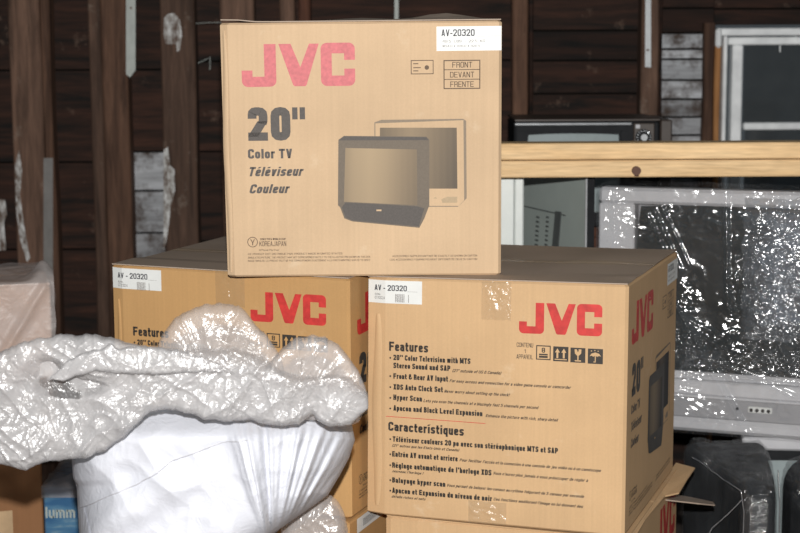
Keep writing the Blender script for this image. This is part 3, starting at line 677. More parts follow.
def print_side(C, side, red, dark, kx=1.0, clipA=False):
    def q(x, y): a, b = su(x, y); return a*kx, b
    def T(body, xa, ya, xb, cap, mat=dark, **kw):
        a, b = q(xa, ya); c, _ = q(xb[0], xb[1]); lay_text(C, side, body, a, b, c-a, cap*.00222, mat, **kw)
    a, b = q(518.5, 332.5); c, _ = q(601.8, 339); _, d = q(519, 301.5); lay_logo(C, side, a, b, c, d, red)
    T('Features', 389, 350.3, (427.8, 352), 9.2, bold=.04)
    B = dict(bold=.045); I = dict(bold=.02, shear=.3)
    rows = [('20" Color Television with MTS', 393.2, 359.6, (470, 363.5), 5.5, B), ('Stereo Sound and SAP', 393.2, 367.6, (449.9, 370.6), 5.5, B), ('(21" outside of US & Canada)', 452, 371.4, (501, 374.4), 2.9, I),
            ('Front & Rear AV Input', 393.2, 378.2, (447.6, 381.2), 5.5, B), ('For easy access and connection for a video game console or camcorder', 449, 381.6, (571, 388.8), 2.9, I),
            ('XDS Auto Clock Set', 393.2, 389, (442.5, 391.6), 5.5, B), ('Never worry about setting up the clock!', 443.7, 392, (509.7, 396.4), 2.9, I),
            ('Hyper Scan', 393.2, 399.4, (421.8, 401), 5.5, B), ('Lets you scan the channels at a blazingly fast 5 channels per second', 423, 401.5, (538.5, 409), 2.9, I),
            ('Apacon and Black Level Expansion', 393.2, 410.1, (482, 415.6), 5.5, B), ('Enhance the picture with rich, sharp detail', 485, 416.4, (558, 421.8), 2.9, I),
            ('Téléviseur couleurs 20 po avec son stéréophonique MTS et SAP', 392.5, 441.2, (557.6, 452.6), 5.5, B), ('(21" autres que les Etats-Unis et Canada)', 392, 446.2, (459, 450.4), 2.6, I),
            ('Entrée AV avant et arriere', 392, 456.2, (457.3, 460.4), 5.5, B), ("Pour faciliter l'accès et la connexion à une console de jeu vidéo ou à un caméscope", 459, 460.9, (601, 471), 2.9, I),
            ("Réglage automatique de l'horloge XDS", 392, 467.4, (491, 474), 5.5, B), ("Vous n'aurez plus jamais à vous préoccuper de régler à", 493, 474.2, (588, 481), 2.9, I), ("nouveau l'horloge !", 392, 472, (423.6, 474), 2.5, I),
            ('Balayage hyper scan', 392, 482.4, (445, 486), 5.5, B), ('Vous permet de balayer les canaux au rythme fulgurant de 5 canaux par seconde', 446.8, 486.4, (584, 497), 2.9, I),
            ('Apacon et Expansion du niveau de noir', 392, 492.7, (491.5, 500), 5.5, B), ("Ces fonctions améliorent l'image en lui donnant des", 493, 500.2, (583, 507.4), 2.9, I), ('détails riches et nets', 391.5, 497.5, (425.5, 500), 2.5, I)]
    for r in rows: T(r[0], r[1], r[2], r[3], r[4], **r[5])
    T('Característiques', 388.2, 430.2, (463.4, 435), 9.0, bold=.04)
    dots = []
    for y in (357.4, 375.6, 386.6, 397.4, 408, 438.8, 453.9, 465, 480, 490.6):
        cx, cy = q(390.2, y); dots.append([(cx+.0022*math.cos(t*math.pi/4), cy+.0022*math.sin(t*math.pi/4)) for t in range(8)])
    for d_ in dots: lay_poly(C, side, 'bullet', [d_], dark, .0006)
    a, b = q(386, 415.8); c, d = q(485, 423)
    lay_poly(C, side, 'red_line', [[(a, b-.0006), (c, d-.0006), (c, d+.0006), (a, b+.0006)]], M['red_ink'], .0005)
    T('CONTENU', 516.2, 346.3, (532.7, 347.5), 4.2, bold=.0); T('1', 523.8, 352.5, (525.2, 352.6), 3.6, bold=.0); T('APPAREIL', 516, 358.0, (532.5, 359.2), 4.2, bold=.0)
    # four handling pictograms
    sq = [(535.6, 359.0, 550.2, 344.6), (552.7, 360.5, 568, 345.8), (570, 361.7, 585, 347), (587.5, 363, 602.7, 348)]
    R = []
    for x0, y0, x1, y1 in sq:
        a, b = q(x0, y0); c, _ = q(x1, y0); _, d = q(x0, y1); R.append((a, b, c, d))
    a, b, c, d = R[0]; w = c-a; h = d-b
    lay_poly(C, side, 'pictogram', frame_polys(a, b, c, d, .0022)+[rect(a+w*.2, b+h*.14, c-w*.2, b+h*.28), rect(a+w*.2, b+h*.32, c-w*.2, b+h*.42)], dark, .0006)
    lay_text(C, side, '8', a+w*.38, b+h*.5, w*.24, h*.34, dark, bold=.02, name='pictogram_number')
    for k in (1, 2, 3):
        a, b, c, d = R[k]; lay_poly(C, side, 'pictogram', [rect(a, b, c, d)], dark, .0006)
    S = lambda k, pts: [(R[k][0]+(R[k][2]-R[k][0])*x, R[k][1]+(R[k][3]-R[k][1])*y) for x, y in pts]
    ar = []
    for cx in (.28, .70):
        ar += [S(1, [(cx-.06, .22), (cx+.06, .22), (cx+.06, .6), (cx-.06, .6)]), S(1, [(cx-.16, .6), (cx+.16, .6), (cx, .88)])]
    ar.append(S(1, rect(.1, .1, .9, .16)))
    gl = [S(2, [(.28, .9), (.42, .9), (.48, .78), (.46, .7), (.56, .78), (.54, .9), (.74, .9), (.72, .62), (.56, .46), (.46, .46), (.30, .62)]), S(2, rect(.47, .18, .55, .46)), S(2, rect(.3, .08, .72, .16))]
    um = [S(3, [(.12, .5), (.25, .68), (.5, .76), (.75, .68), (.88, .5), (.75, .54), (.62, .48), (.5, .54), (.38, .48), (.25, .54)]), S(3, rect(.47, .15, .53, .52)), S(3, rect(.38, .1, .53, .16)),
          S(3, rect(.2, .82, .28, .88)), S(3, rect(.42, .86, .5, .92)), S(3, rect(.64, .82, .72, .88))]
    lay_poly(C, side, 'pictogram_symbol', ar+gl+um, C.mat, .0009)
    # paper label wrapping the left corner
    a, b = q(367, 302.3); c, _ = q(421.7, 305.4); _, d = q(367, 278.6)
    d2 = C.h-.006 if d > C.h-.004 else d
    L = lay_poly(C, side, 'label', [[(0.0005, b), (C.cw, b), (c, b), (c, d2), (C.cw, d2), (0.0005, d2)]], M['label'], .0008); L['label'] = 'white paper label with printed model number'
    m = MB()
    m.add([C.face(side, x, y, .0011) for x, y in ((0.0005, b), (C.cw, b), (C.cw, d2), (0.0005, d2))], [[0, 1, 2, 3]])
    m.add([C.face(side, x, y, .0011) for x, y in ((C.cw, b), (c, b), (c, d2), (C.cw, d2))], [[0, 1, 2, 3]])
    L.data.clear_geometry(); base = wl(C.root); L.data.from_pydata([tuple(x-base) for x in m.v], [], m.f); L.data.update()
    def TL(body, x0, v0, w, cap, mat, **kw): lay_text(C, side, body, x0, d2-v0, w, cap, mat, off=.0016, sub=L, **kw)
    LW = c
    TL('AV - 20320', LW*.125, .0225, LW*.605, .0125, M['label_ink'], bold=.022)
    TL('SERIAL', LW*.13, .033, LW*.12, .004, M['pale_ink'], bold=0); TL('07703224', LW*.13, .0415, LW*.2, .006, M['pale_ink'], bold=0)
    bars = [rect(LW*(.52+k*.0105), d2-.047, LW*(.52+k*.0105+(.004 if k % 3 else .008)), d2-.029) for k in range(16)]+[rect(LW*.755, d2-.047, LW*.765, d2-.03), rect(LW*.735, d2-.0235, LW*.92, d2-.023)]
    lay_poly(C, side, 'barcode', bars, M['pale_ink'], .0016, L)
    return L
tonesT = [M['grey_ink'], M['tone_mid'], M['tone_half'], M['tone_light']]
M['ink_t'] = plain('dark_print', (0.05, 0.045, 0.04), 0.6)
tonesR = [M['ink_t'], M['ink_t'], M['tone_mid'], M['tone_half']]

# the topmost carton, front towards the camera
top = Carton(-.3713, 3.4168, 1.0622, .014, W_, .57, FH-.0018, 'light tan television carton lying across the two cartons below, large faded pink-red logo', M['card_top'], cw=.016, cd=.009, front_px=FPX, group=None, top_=True)
def top_bulge(x, y):
    return .0165*math.exp(-((x-.80)/.11)**2)*sstep(0, .2, y)*(1-.3*y)+.007*math.exp(-((x-.50)/.12)**2)*sstep(.0, .3, y)+.006*math.exp(-((x-.03)/.06)**2)
top.flaps(top_bulge, seam=.5)
print_front(top, 'front', M['red_ink_faded'], M['brown_ink'], tonesT)

# right carton: feature text towards the camera, picture side on its right
right = Carton(-.0744, 3.4494, .530, -.3434, D_, .566, H_, 'tan television carton under the right end of the topmost one, feature text facing forward', M['card_right'], cw=.043, cd=.010, front_px=SPX)
right.flaps(lambda x, y: (.004*math.sin(x*5+1)*math.sin(y*7)+.003 if (x > .55 and y > .15) else 0.0)*sstep(.55, .8, x), tape=True)
Lr = print_side(right, 'front', M['red_ink'], M['black_ink'])
print_front(right, 'right', M['red_ink'], M['black_ink'], tonesR, .566/W_, H_/FH)
# left carton: same faces
left = Carton(-.6461, 3.6024, .530, -.3552, D_, W_, H_-.004, 'orange-tan television carton on the left, half hidden behind the plastic bag', M['card_left'], cw=.028, cd=.008, push={(0, 1): Vector((-.004, 0, .006)), (0, 0): Vector((-.004, 0, 0)), (1, 0): Vector((0, 0, 0)), (1, 1): Vector((0, 0, 0))})
left.flaps(tape=True)
print_side(left, 'front', M['red_ink'], M['black_ink'])
print_front(left, 'right', M['red_ink'], M['black_ink'], tonesR, 1.0, H_/FH)

# tape ends stuck over the top and bottom edges of the right carton's printed face, wrinkled
def tape_patch(C, x0, x1, z0, z1, amp, nm='tape'):
    nx, nz = 16, 22; v = []; f = []
    for j in range(nz+1):
        for i in range(nx+1):
            x = x0+(x1-x0)*i/nx; z = z0+(z1-z0)*j/nz
            e = min(i, nx-i, j, nz-j)/4
            a = abs(noise.noise(Vector((x*60, z*60, 3))))*amp*min(1, e)
            jag = .004*noise.noise(Vector((x*90, 0, 5))) if j == 0 else 0
            v.append(C.face('front', x, z+jag, .0018+a))
    for j in range(nz):
        for i in range(nx):
            k = j*(nx+1)+i; f.append([k, k+1, k+nx+2, k+nx+1])
    return obj(nm, v, f, M['tape'], C.root, smooth=True)
ax, az = su(481, 319); bx, bz = su(511, 290); tape_patch(right, ax, bx, az, H_-.001, .009)
ax, az = su(468, 521); bx, bz = su(506, 503); tape_patch(right, ax, bx, .002, bz, .010)
ax, az = su(250, 0), 0
tape_patch(left, .26, .33, H_-.08, H_-.001, .003)

# crushed crease strip down the left corner of the two lower cartons
def crease(C, x0, x1, z0, z1):
    v = []; f = []; n = 40
    for k in range(n+1):
        t = k/n; z = z0+(z1-z0)*t; w = .35+.65*math.sin(math.pi*t)**.5
        xm = (x0+x1)/2+.002*math.sin(t*9); h = (x1-x0)/2*w
        for s_, o_ in ((-1, .0004), (-.4, .0032), (.5, .0026), (1, .0004)): v.append(C.face('front', xm+h*s_, z, o_))
    for k in range(n):
        for i in range(3): a = k*4+i; f.append([a, a+1, a+5, a+4])
    obj('crease', v, f, C.mat, C.root, smooth=True)
crease(right, .012, .036, .02, .45); crease(left, .008, .022, .01, .45); crease(top, .001, .013, .01, .52)

# bottom cartons, only their top edges in view; the right one has its side flaps standing out
lowr = Carton(-.0744+.040, 3.4494-.004, 0, -.3434, D_-.035, W_, .522, 'tan carton with open side flaps, at the bottom under the right carton', M['card_right'], cw=.012, cd=.004)
lowl = Carton(-.6461-.01, 3.6024-.012, 0, -.3552, D_+.005, W_, .524, 'orange-tan carton at the bottom under the left carton, white label on its side edge', M['card_left'], cw=.012, cd=.004)
for C in (lowr, lowl): C.flaps(None, C.mat, tape=False)
lay_logo(lowr, 'right', .32, .38, .56, .485, M['red_ink'])
def slab(C, pts, th, name, mat, up=(0, 0, 1)):
    n = len(pts); U = Vector(up)*th; v = [Vector(p) for p in pts]+[Vector(p)+U for p in pts]
    f = [list(range(n-1, -1, -1)), list(range(n, 2*n))]+[[i, (i+1) % n, n+(i+1) % n, n+i] for i in range(n)]
    return obj(name, v, f, mat, C.root)
wr = lowr.wa
def hz_(u, v, z): return on_plane(u, v, Vector((0, 0, z)), Vector((0, 0, 1)))
slab(lowr, [hz_(629, 528, .518), hz_(636, 537, .512), hz_(646, 520, .512), hz_(665, 497, .512), hz_(679, 494, .512), hz_(688, 479, .516), hz_(695, 469, .518), hz_(676, 464, .520), hz_(657, 490, .519)], .0035, 'flap', M['card_right'])
slab(lowr, [at(651, 499, 3.66), at(700, 504.5, 3.70), at(715, 506, 3.74), at(713, 503, 3.86), at(690, 498, 3.88), at(660, 493.5, 3.84)], .003, 'flap', M['flap'])
# label strip folded on the side edge of the bottom left carton
L = lay_poly(lowl, 'right', 'label', [rect(.045, .487, .30, .520)], M['label'], .0012); L['label'] = 'white paper label'
lay_poly(lowl, 'right', 'barcode', [rect(.08+k*.006, .495, .083+k*.006, .512) for k in range(14)], M['pale_ink'], .0018, L)

# ------------------------------------------------------------------ timber rail on two posts, in front of the television stack
RY = 4.13
rail = thing('timber_rail', 'pale new pine rail of two stacked boards running behind the cartons', 'rail', (0.25, RY, 0))
zt, zm, zb = at(650, 143.0, RY).z, at(650, 159.8, RY).z, at(650, 177.2, RY).z
xr0, xr1 = at(488, 150, RY).x, at(1010, 150, RY).x
MB().box((xr0, RY, zm+.0012), (xr1, RY+.089, zt), None, .003).build('plank', M['pine'], rail)
MB().box((xr0, RY+.001, zb), (xr1, RY+.09, zm-.0012), None, .003).build('plank', M['pine'], rail)
for x0, x1 in ((xr0-.0, xr0+.035), (xr1-.09, xr1)):
    MB().box((x0, RY+.02, 0), (x1, RY+.08, zb-.0005), None, .003).build('post', M['pine'], rail)
p = at(636, 170.5, RY)
MB().tube([p+Vector((0, -.012, 0)), p+Vector((0, .002, 0))], .0115, 12).tube([p+Vector((.001, -.006, -.003)), p+Vector((.001, -.006, -.014))], .006, 8).build('bolt', M['rusty'], rail)

# ------------------------------------------------------------------ white panel and grey-green appliance behind the rail
Y0 = RY+.10
xa, xb = at(496, 220, Y0).x, at(523.8, 220, Y0).x
door = thing('white_panel', 'white enamel panel standing upright just right of the topmost carton', 'panel', ((xa+xb)/2, Y0, 0))
xm = at(514.5, 220, Y0).x
MB().box((xa, Y0, 0), (xm-.001, Y0+.03, at(510, 172, Y0).z), None, .003).build('panel_face', M['white_enamel'], door)
MB().box((xm, Y0+.002, 0), (xb, Y0+.03, at(510, 172, Y0).z), None, .004).build('edge_strip', M['white_enamel'], door)
# the appliance side recedes to the left
pn = at(588.5, 220, 4.245); pf = at(516, 220, 4.68); dirv = Vector((pf.x-pn.x, pf.y-pn.y, 0)); Lp = dirv.length; yawp = math.atan2(-dirv.y, -dirv.x)
app = thing('vented_panel', 'grey-green metal panel with vent holes, between the white panel and the wrapped television', 'panel', (pf.x, pf.y, 0))
Mp = frame((pf.x, pf.y, 0), yawp); zc = at(516, 152, 4.68).z
MB().box((0, 0, 0), (Lp, .012, zc), Mp, .003).build('body', M['panel_green'], app)
def on_app(u, v):
    n_ = Vector((dirv.y, -dirv.x, 0)).normalized(); return Mp.inverted() @ on_plane(u, v, Vector((pf.x, pf.y, 0)), n_)
for col, (x0, x1) in enumerate(((537, 540), (547, 549.5))):
    for k in range(9):
        a = on_app(x0-(k*.25), 216+k*4.6); b = on_app(x1-(k*.25), 218.4+k*4.6)
        MB().box((min(a.x, b.x), -.003, min(a.z, b.z)), (max(a.x, b.x), .001, max(a.z, b.z)), Mp).build('vent_hole', M['vent'], app)
a, b, c, d = on_app(556, 211), on_app(562, 212), on_app(558, 262), on_app(551.5, 262)
m = MB(); m.add([Mp @ Vector((q.x, -.003, q.z)) for q in (d, c, b, a)]+[Mp @ Vector((q.x, .001, q.z)) for q in (d, c, b, a)], [[0, 1, 2, 3], [0, 4, 5, 1], [1, 5, 6, 2], [2, 6, 7, 3], [3, 7, 4, 0]]); m.build('vent_slot', M['vent'], app)
a, b = on_app(524, 206), on_app(566, 208)
MB().box((min(a.x, b.x), -.002, a.z-.0015), (max(a.x, b.x), .001, a.z+.0015), Mp).build('seam', M['vent'], app)
MB().box((Lp+.0005, -.0075, 0), (Lp+.012, .012, zc), Mp, .002).build('edge_trim', M['tv_black'], app)
MB().box((Lp+.004, -.013, 0), (Lp+.009, -.008, zc), Mp, .001).build('edge_trim', M['chrome'], app)

# ------------------------------------------------------------------ old television on a wooden shelf behind the rail
OY = 4.80
ox0, ox1 = at(514.5, 130, OY).x, at(672.5, 130, OY).x; ozt = at(590, 120.3, OY).z; ozb = ozt-.32
shelf = thing('wooden_shelf', 'dark wooden shelf stand behind the pine rail', 'shelf', ((ox0+ox1)/2, OY, 0))
MB().box((ox0+.22, OY+.02, ozb-.03), (ox1-.01, OY+.42, ozb-.001), None, .003).build('shelf_board', M['red_stud'], shelf)
for lx in (ox0+.23, ox1-.06):
    for ly in (OY+.03, OY+.37): MB().box((lx, ly, 0), (lx+.04, ly+.04, ozb-.031), None, .003).build('leg', M['red_stud'], shelf)
otv = thing('old_television', 'old dark television with dial and silver trim, top peeping over the pine rail', 'television', ((ox0+ox1)/2, OY, ozb))
def ob(u0, v0, u1, v1, yf, dep, name, mat, par=None, bev=.003):
    a, b = at(u0, v1, OY), at(u1, v0, OY)
    return MB().box((a.x, OY+yf, a.z), (b.x, OY+yf+dep, b.z), None, bev).build(name, M[mat], par or otv)
m = MB(); m.box((ox0, OY+.012, ozb), (ox1-.036, OY+.30, ozt-.004), None, .006); m.box((ox0+.04, OY+.30, ozb+.03), (ox1-.08, OY+.40, ozt-.05), None, .02); m.build('cabinet', M['tv_black'], otv)
MB().box((ox1-.035, OY+.004, ozb), (ox1, OY+.31, ozt), None, .004).build('side_panel', M['brown_case'], otv)
MB().box((ox0, OY+.0, ozt-.003), (ox1-.036, OY+.31, ozt+.004), None, .002).build('top_panel', M['brown_case'], otv)
ob(514.5, 122.6, 632, 125.6, -.002, .012, 'trim', 'chrome')
zf = lambda v: at(590, v, OY).z
m = MB(); w0, w1 = at(518, 0, OY).x, at(631, 0, OY).x
m.box((w0, OY+.002, zf(131)), (w1, OY+.011, zf(126.4))); m.box((w0, OY+.002, ozb+.02), (at(527, 0, OY).x, OY+.011, zf(131.2))); m.box((at(623, 0, OY).x, OY+.002, ozb+.02), (w1, OY+.011, zf(131.2)))
m.build('bezel', M['tv_black'], otv)
# bulged tube face with rounded corners
def tube_face(x0, x1, z0, z1, Yf, bul, name, mat, par, Mx=None, n=20):
    v = []; f = []
    for j in range(n+1):
        for i in range(n+1):
            s_, t_ = -1+2*i/n, -1+2*j/n
            k = .035; X = s_*(1-k*t_*t_*abs(s_)**2); Z = t_*(1-k*s_*s_*abs(t_)**2)
            q = Vector((x0+(x1-x0)*(X+1)/2, Yf-bul*(1-.5*s_*s_-.5*t_*t_), z0+(z1-z0)*(Z+1)/2)); v.append(Mx @ q if Mx else q)
    for j in range(n):
        for i in range(n):
            k = j*(n+1)+i; f.append([k, k+1, k+n+2, k+n+1])
    return obj(name, v, f, mat, par, smooth=True)
tube_face(at(528, 0, OY).x, at(622.5, 0, OY).x, ozb+.045, zf(133.6), OY+.011, .012, 'screen', M['screen_pale'], otv)
ob(633, 123, 655, 180, .003, .010, 'control_panel', 'brown_case'); ob(635.5, 124.5, 640, 128.5, -.004, .006, 'button', 'tv_silver', bev=.001)
pc = at(643.5, 137.2, OY); dl = MB().tube([pc+Vector((0, -.004, 0)), pc+Vector((0, .006, 0))], .024, 20).build('dial', M['tv_black'], otv)
MB().tube([pc+Vector((0, -.016, 0)), pc+Vector((0, -.003, 0))], .010, 14).build('knob', M['chrome'], dl)
m = MB()
for k in range(16):
    w = k*math.pi/8; c_, s_ = math.cos(w), math.sin(w)
    m.tube([pc+Vector((c_*.017, -.0055, s_*.017)), pc+Vector((c_*.022, -.0055, s_*.022))], .0012, 4)
m.build('dial_marks', M['chrome'], dl)

# ------------------------------------------------------------------ large television in stretch wrap
YAW = -.36
tp = at(599, 187, 4.34); na = Vector((math.cos(YAW), math.sin(YAW), 0)); nb = Vector((-math.sin(YAW), math.cos(YAW), 0))
zbig = on_plane(740, 435, tp, nb).z; Hb = tp.z-zbig
Mt = frame((tp.x, tp.y, zbig), YAW); Mi = Mt.inverted()
def tl(u, v): return Mi @ on_plane(u, v, tp, nb)
Wb = .80
big = thing('wrapped_television', 'large silver television in shiny stretch wrap, right of the cartons', 'television', tuple(Mt @ Vector((Wb/2, .2, 0))))
WL[big.name] = Mt @ Vector((Wb/2, .2, 0))
s0, s1 = tl(634.5, 204).x, Wb-.05; sz1 = tl(636, 204).z; sz0 = tl(720, 376).z; pz = tl(740, 383).z
m = MB()      # bezel: four bars round the tube
m.box((0, 0, sz1), (Wb, .06, Hb), Mt, .008); m.box((0, 0.002, pz), (s0, .06, sz1), Mt, .004); m.box((s1, 0.002, pz), (Wb, .06, sz1), Mt, .004)
m.box((s0, .014, sz0-.02), (s1, .05, sz0+.004), Mt)
m.build('bezel', M['tv_silver'], big)
m = MB()
v = []
def ringp(x0, x1, z0, z1, y): return [Mt @ Vector(q) for q in ((x0, y, z0), (x1, y, z0), (x1, y, z1), (x0, y, z1))]
R4 = ringp(.004, Wb-.004, .004, Hb-.004, .058)+ringp(.02, Wb-.02, .004, Hb-.018, .14)+ringp(.13, Wb-.13, .004, Hb-.12, .40)+ringp(.17, Wb-.17, .02, Hb-.18, .50)
ff = [[3, 2, 1, 0], [12, 13, 14, 15]]
for k in range(3):
    for i in range(4): j = (i+1) % 4; ff.append([4*k+i, 4*k+j, 4*k+4+j, 4*k+4+i])
obj('rear_shell', R4, ff, M['tv_silver_dark'], big)
tube_face(s0, s1, sz0, sz1, .030, .022, 'screen', M['screen_dark'], big, Mt)
z1_, z2_ = tl(740, 399).z, tl(740, 421).z
low_ = MB().box((0, -.004, z1_+.003), (Wb, .06, pz), Mt, .004).box((0, -.008, z1_-.004), (Wb, .06, z1_+.003), Mt, .002).build('front_panel', M['tv_silver'], big)
MB().box((.0, .004, z2_), (Wb, .058, z1_-.0045), Mt, .002).build('control_strip', M['tv_silver_dark'], big)
MB().box((0, -.006, 0), (Wb, .06, z2_-.0005), Mt, .010).build('front_panel', M['tv_silver'], big)
a, b = tl(748, 407), tl(772, 414)
zc_ = (a.z+b.z)/2
sock = MB().box((a.x, -.001, zc_-.0085), (b.x, .006, zc_+.0085), Mt, .002).build('socket_plate', M['label'], big)
for k in range(4):
    c = Mt @ Vector((a.x+(b.x-a.x)*(.14+.24*k), -.002, zc_)); MB().tube([c, c-nb*.004], .0048, 8).build('socket', M['tv_black'], sock)
c = Mt @ Vector((tl(737, 413).x, .003, zc_)); MB().tube([c, c-nb*.004], .004, 8).build('button', M['tv_black'], big)
# stretch wrap: front, left side and top in one clinging sheet with folds
folds = [((728, 188), (729, 300), .016, .006), ((672, 292), (752, 436), .022, .005), ((650, 214), (672, 262), .012, .004), ((657, 210), (682, 268), .010, .004), ((664, 206), (690, 262), .008, .004),
         ((616, 190), (617, 250), .010, .005), ((608, 200), (600, 250), .010, .005), ((690, 330), (800, 372), .016, .006), ((690, 345), (790, 392), .014, .005), ((775, 200), (776, 330), .012, .005), ((788, 200), (784, 300), .012, .004),
         ((700, 372), (800, 384), .010, .006), ((756, 215), (750, 320), .008, .004), ((690, 318), (760, 352), .012, .004)]
fl2 = [(tl(*p), tl(*q), h, w) for p, q, h, w in folds]
zones = [(tl(790, 265), .12, .17, 1.5), (tl(750, 350), .26, .04, 1.4), (tl(745, 300), .05, .10, .6), (tl(684, 350), .035, .16, 1.1), (tl(610, 235), .045, .12, .28), (tl(655, 222), .09, .05, .30), (tl(760, 210), .2, .05, .3), (tl(700, 410), .08, .05, .3)]
def wrap_disp(x, z):
    amp = .05+.5*max(0, noise.noise(Vector((x*9, z*12, 3)))-.12)
    for c, rx, rz, k in zones: amp += k*math.exp(-((x-c.x)/rx)**2-((z-c.z)/rz)**2)
    p_ = Vector((x, z*1.0, 2.0)); wq = noise.noise(p_*6)*.35
    d = 0
    for fr, am in ((14, .012), (34, .0075), (62, .0038)):
        d += am*(1-2.2*abs(noise.noise(Vector((x*fr*.8+wq*4, z*fr*1.25, fr)))))
    d *= min(1.4, amp)
    for p0, p1, h, w in fl2:
        dx, dz = p1.x-p0.x, p1.z-p0.z; L2 = dx*dx+dz*dz
        t = ((x-p0.x)*dx+(z-p0.z)*dz)/L2
        if -.05 < t < 1.05:
            e = (x-p0.x-dx*t)**2+(z-p0.z-dz*t)**2; d += .6*h*math.exp(-e/(w*w))
    return d
v = []; f = []; NX, NZ = 300, 230
for j in range(NZ+1):
    for i in range(NX+1):
        # path: left side (30 columns) then the front
        if i < 30: x, y0_ = -.004, .14-.15*i/29
        else: x, y0_ = -.004+(Wb+.006)*(i-30)/(NX-30), -.012
        z = -.002+(Hb+.006)*j/NZ
        if y0_ > -.009: v.append(Mt @ Vector((x-.006*abs(noise.noise(Vector((y0_*20, z*20, 1)))), y0_, z)))
        else:
            e = min(1, (x+.004)/.03); v.append(Mt @ Vector((x, y0_-max(-.0, .006+wrap_disp(x, z))*e, z)))
for j in range(NZ):
    for i in range(NX): k = j*(NX+1)+i; f.append([k, k+1, k+NX+2, k+NX+1])
obj('stretch_wrap', v, f, M['wrap'], big, smooth=True)
def wrap_patch(x0, x1, z0, z1, off, seed, mat, nx=110, nz=110):
    v = []; f = []
    for j in range(nz+1):
        for i in range(nx+1):
            x = x0+(x1-x0)*i/nx+.012*noise.noise(Vector((j*.09, seed, 0))); z = z0+(z1-z0)*j/nz+.012*noise.noise(Vector((i*.09, seed, 4)))
            e = min(1, min(i, nx-i, j, nz-j)/10); d = 0
            for fr, am in ((18, .014), (45, .008), (90, .0032)): d += am*(1-2.2*abs(noise.noise(Vector((x*fr*.7+z*fr*.3+seed, z*fr*1.3, fr)))))
            v.append(Mt @ Vector((x, -.014-off*e-max(-.004, d)*e, z)))
    for j in range(nz):
        for i in range(nx): k = j*(nx+1)+i; f.append([k, k+1, k+nx+2, k+nx+1])
    obj('stretch_wrap', v, f, M[mat], big, smooth=True)
A_, B_ = tl(742, 338), tl(700, 196)
wrap_patch(A_.x, Wb+.01, A_.z, B_.z, .014, 11, 'wrap_bright')
wrap_patch(tl(762, 300).x, Wb+.012, tl(790, 330).z, tl(790, 215).z, .026, 23, 'wrap_bright')
wrap_patch(tl(684, 360).x, Wb+.008, tl(750, 384).z, tl(750, 352).z, .010, 31, 'wrap', 160, 40)
v = []; f = []
for j in range(13):
    for i in range(61):
        x = -.002+(Wb+.004)*i/60; y = -.012+.16*j/12
        v.append(Mt @ Vector((x, y, Hb+.005+.006*abs(noise.noise(Vector((x*30, y*30, 9)))))))
for j in range(12):
    for i in range(60): k = j*61+i; f.append([k, k+1, k+62, k+61])
obj('stretch_wrap', v, f, M['wrap_dark'], big, smooth=True)

# television underneath it: silver frame and grey tube
SY = 4.19
Ms = frame((at(742, 460, SY).x, SY, 0), -.12); zs = zbig-.004
st = thing('silver_television', 'silver-framed grey-screen television supporting the wrapped silver one', 'television', tuple(Ms @ Vector((.30, .2, 0))))
WL[st.name] = Ms @ Vector((.30, .2, 0))
wS = .55
ztop_s = zs; fy = -.0
MB().box((0, 0, ztop_s-.034), (wS, .06, ztop_s), Ms, .006).box((0, 0, 0), (.012, .06, ztop_s-.035), Ms, .004).box((wS-.05, 0, 0), (wS, .06, ztop_s-.035), Ms, .004).box((.05, 0, 0), (wS-.05, .06, .10), Ms, .004).build('bezel', M['tv_silver'], st)
MB().box((.012, .02, .10), (wS-.05, .06, ztop_s-.0345), Ms).build('bezel_recess', M['tv_black'], st)
tube_face(.018, wS-.075, .12, ztop_s-.062, .022, .014, 'screen', M['screen_pale'], st, Ms)
MB().box((.01, .061, .0), (wS-.01, .44, ztop_s-.001), Ms, .03).build('rear_shell', M['tv_silver_dark'], st)

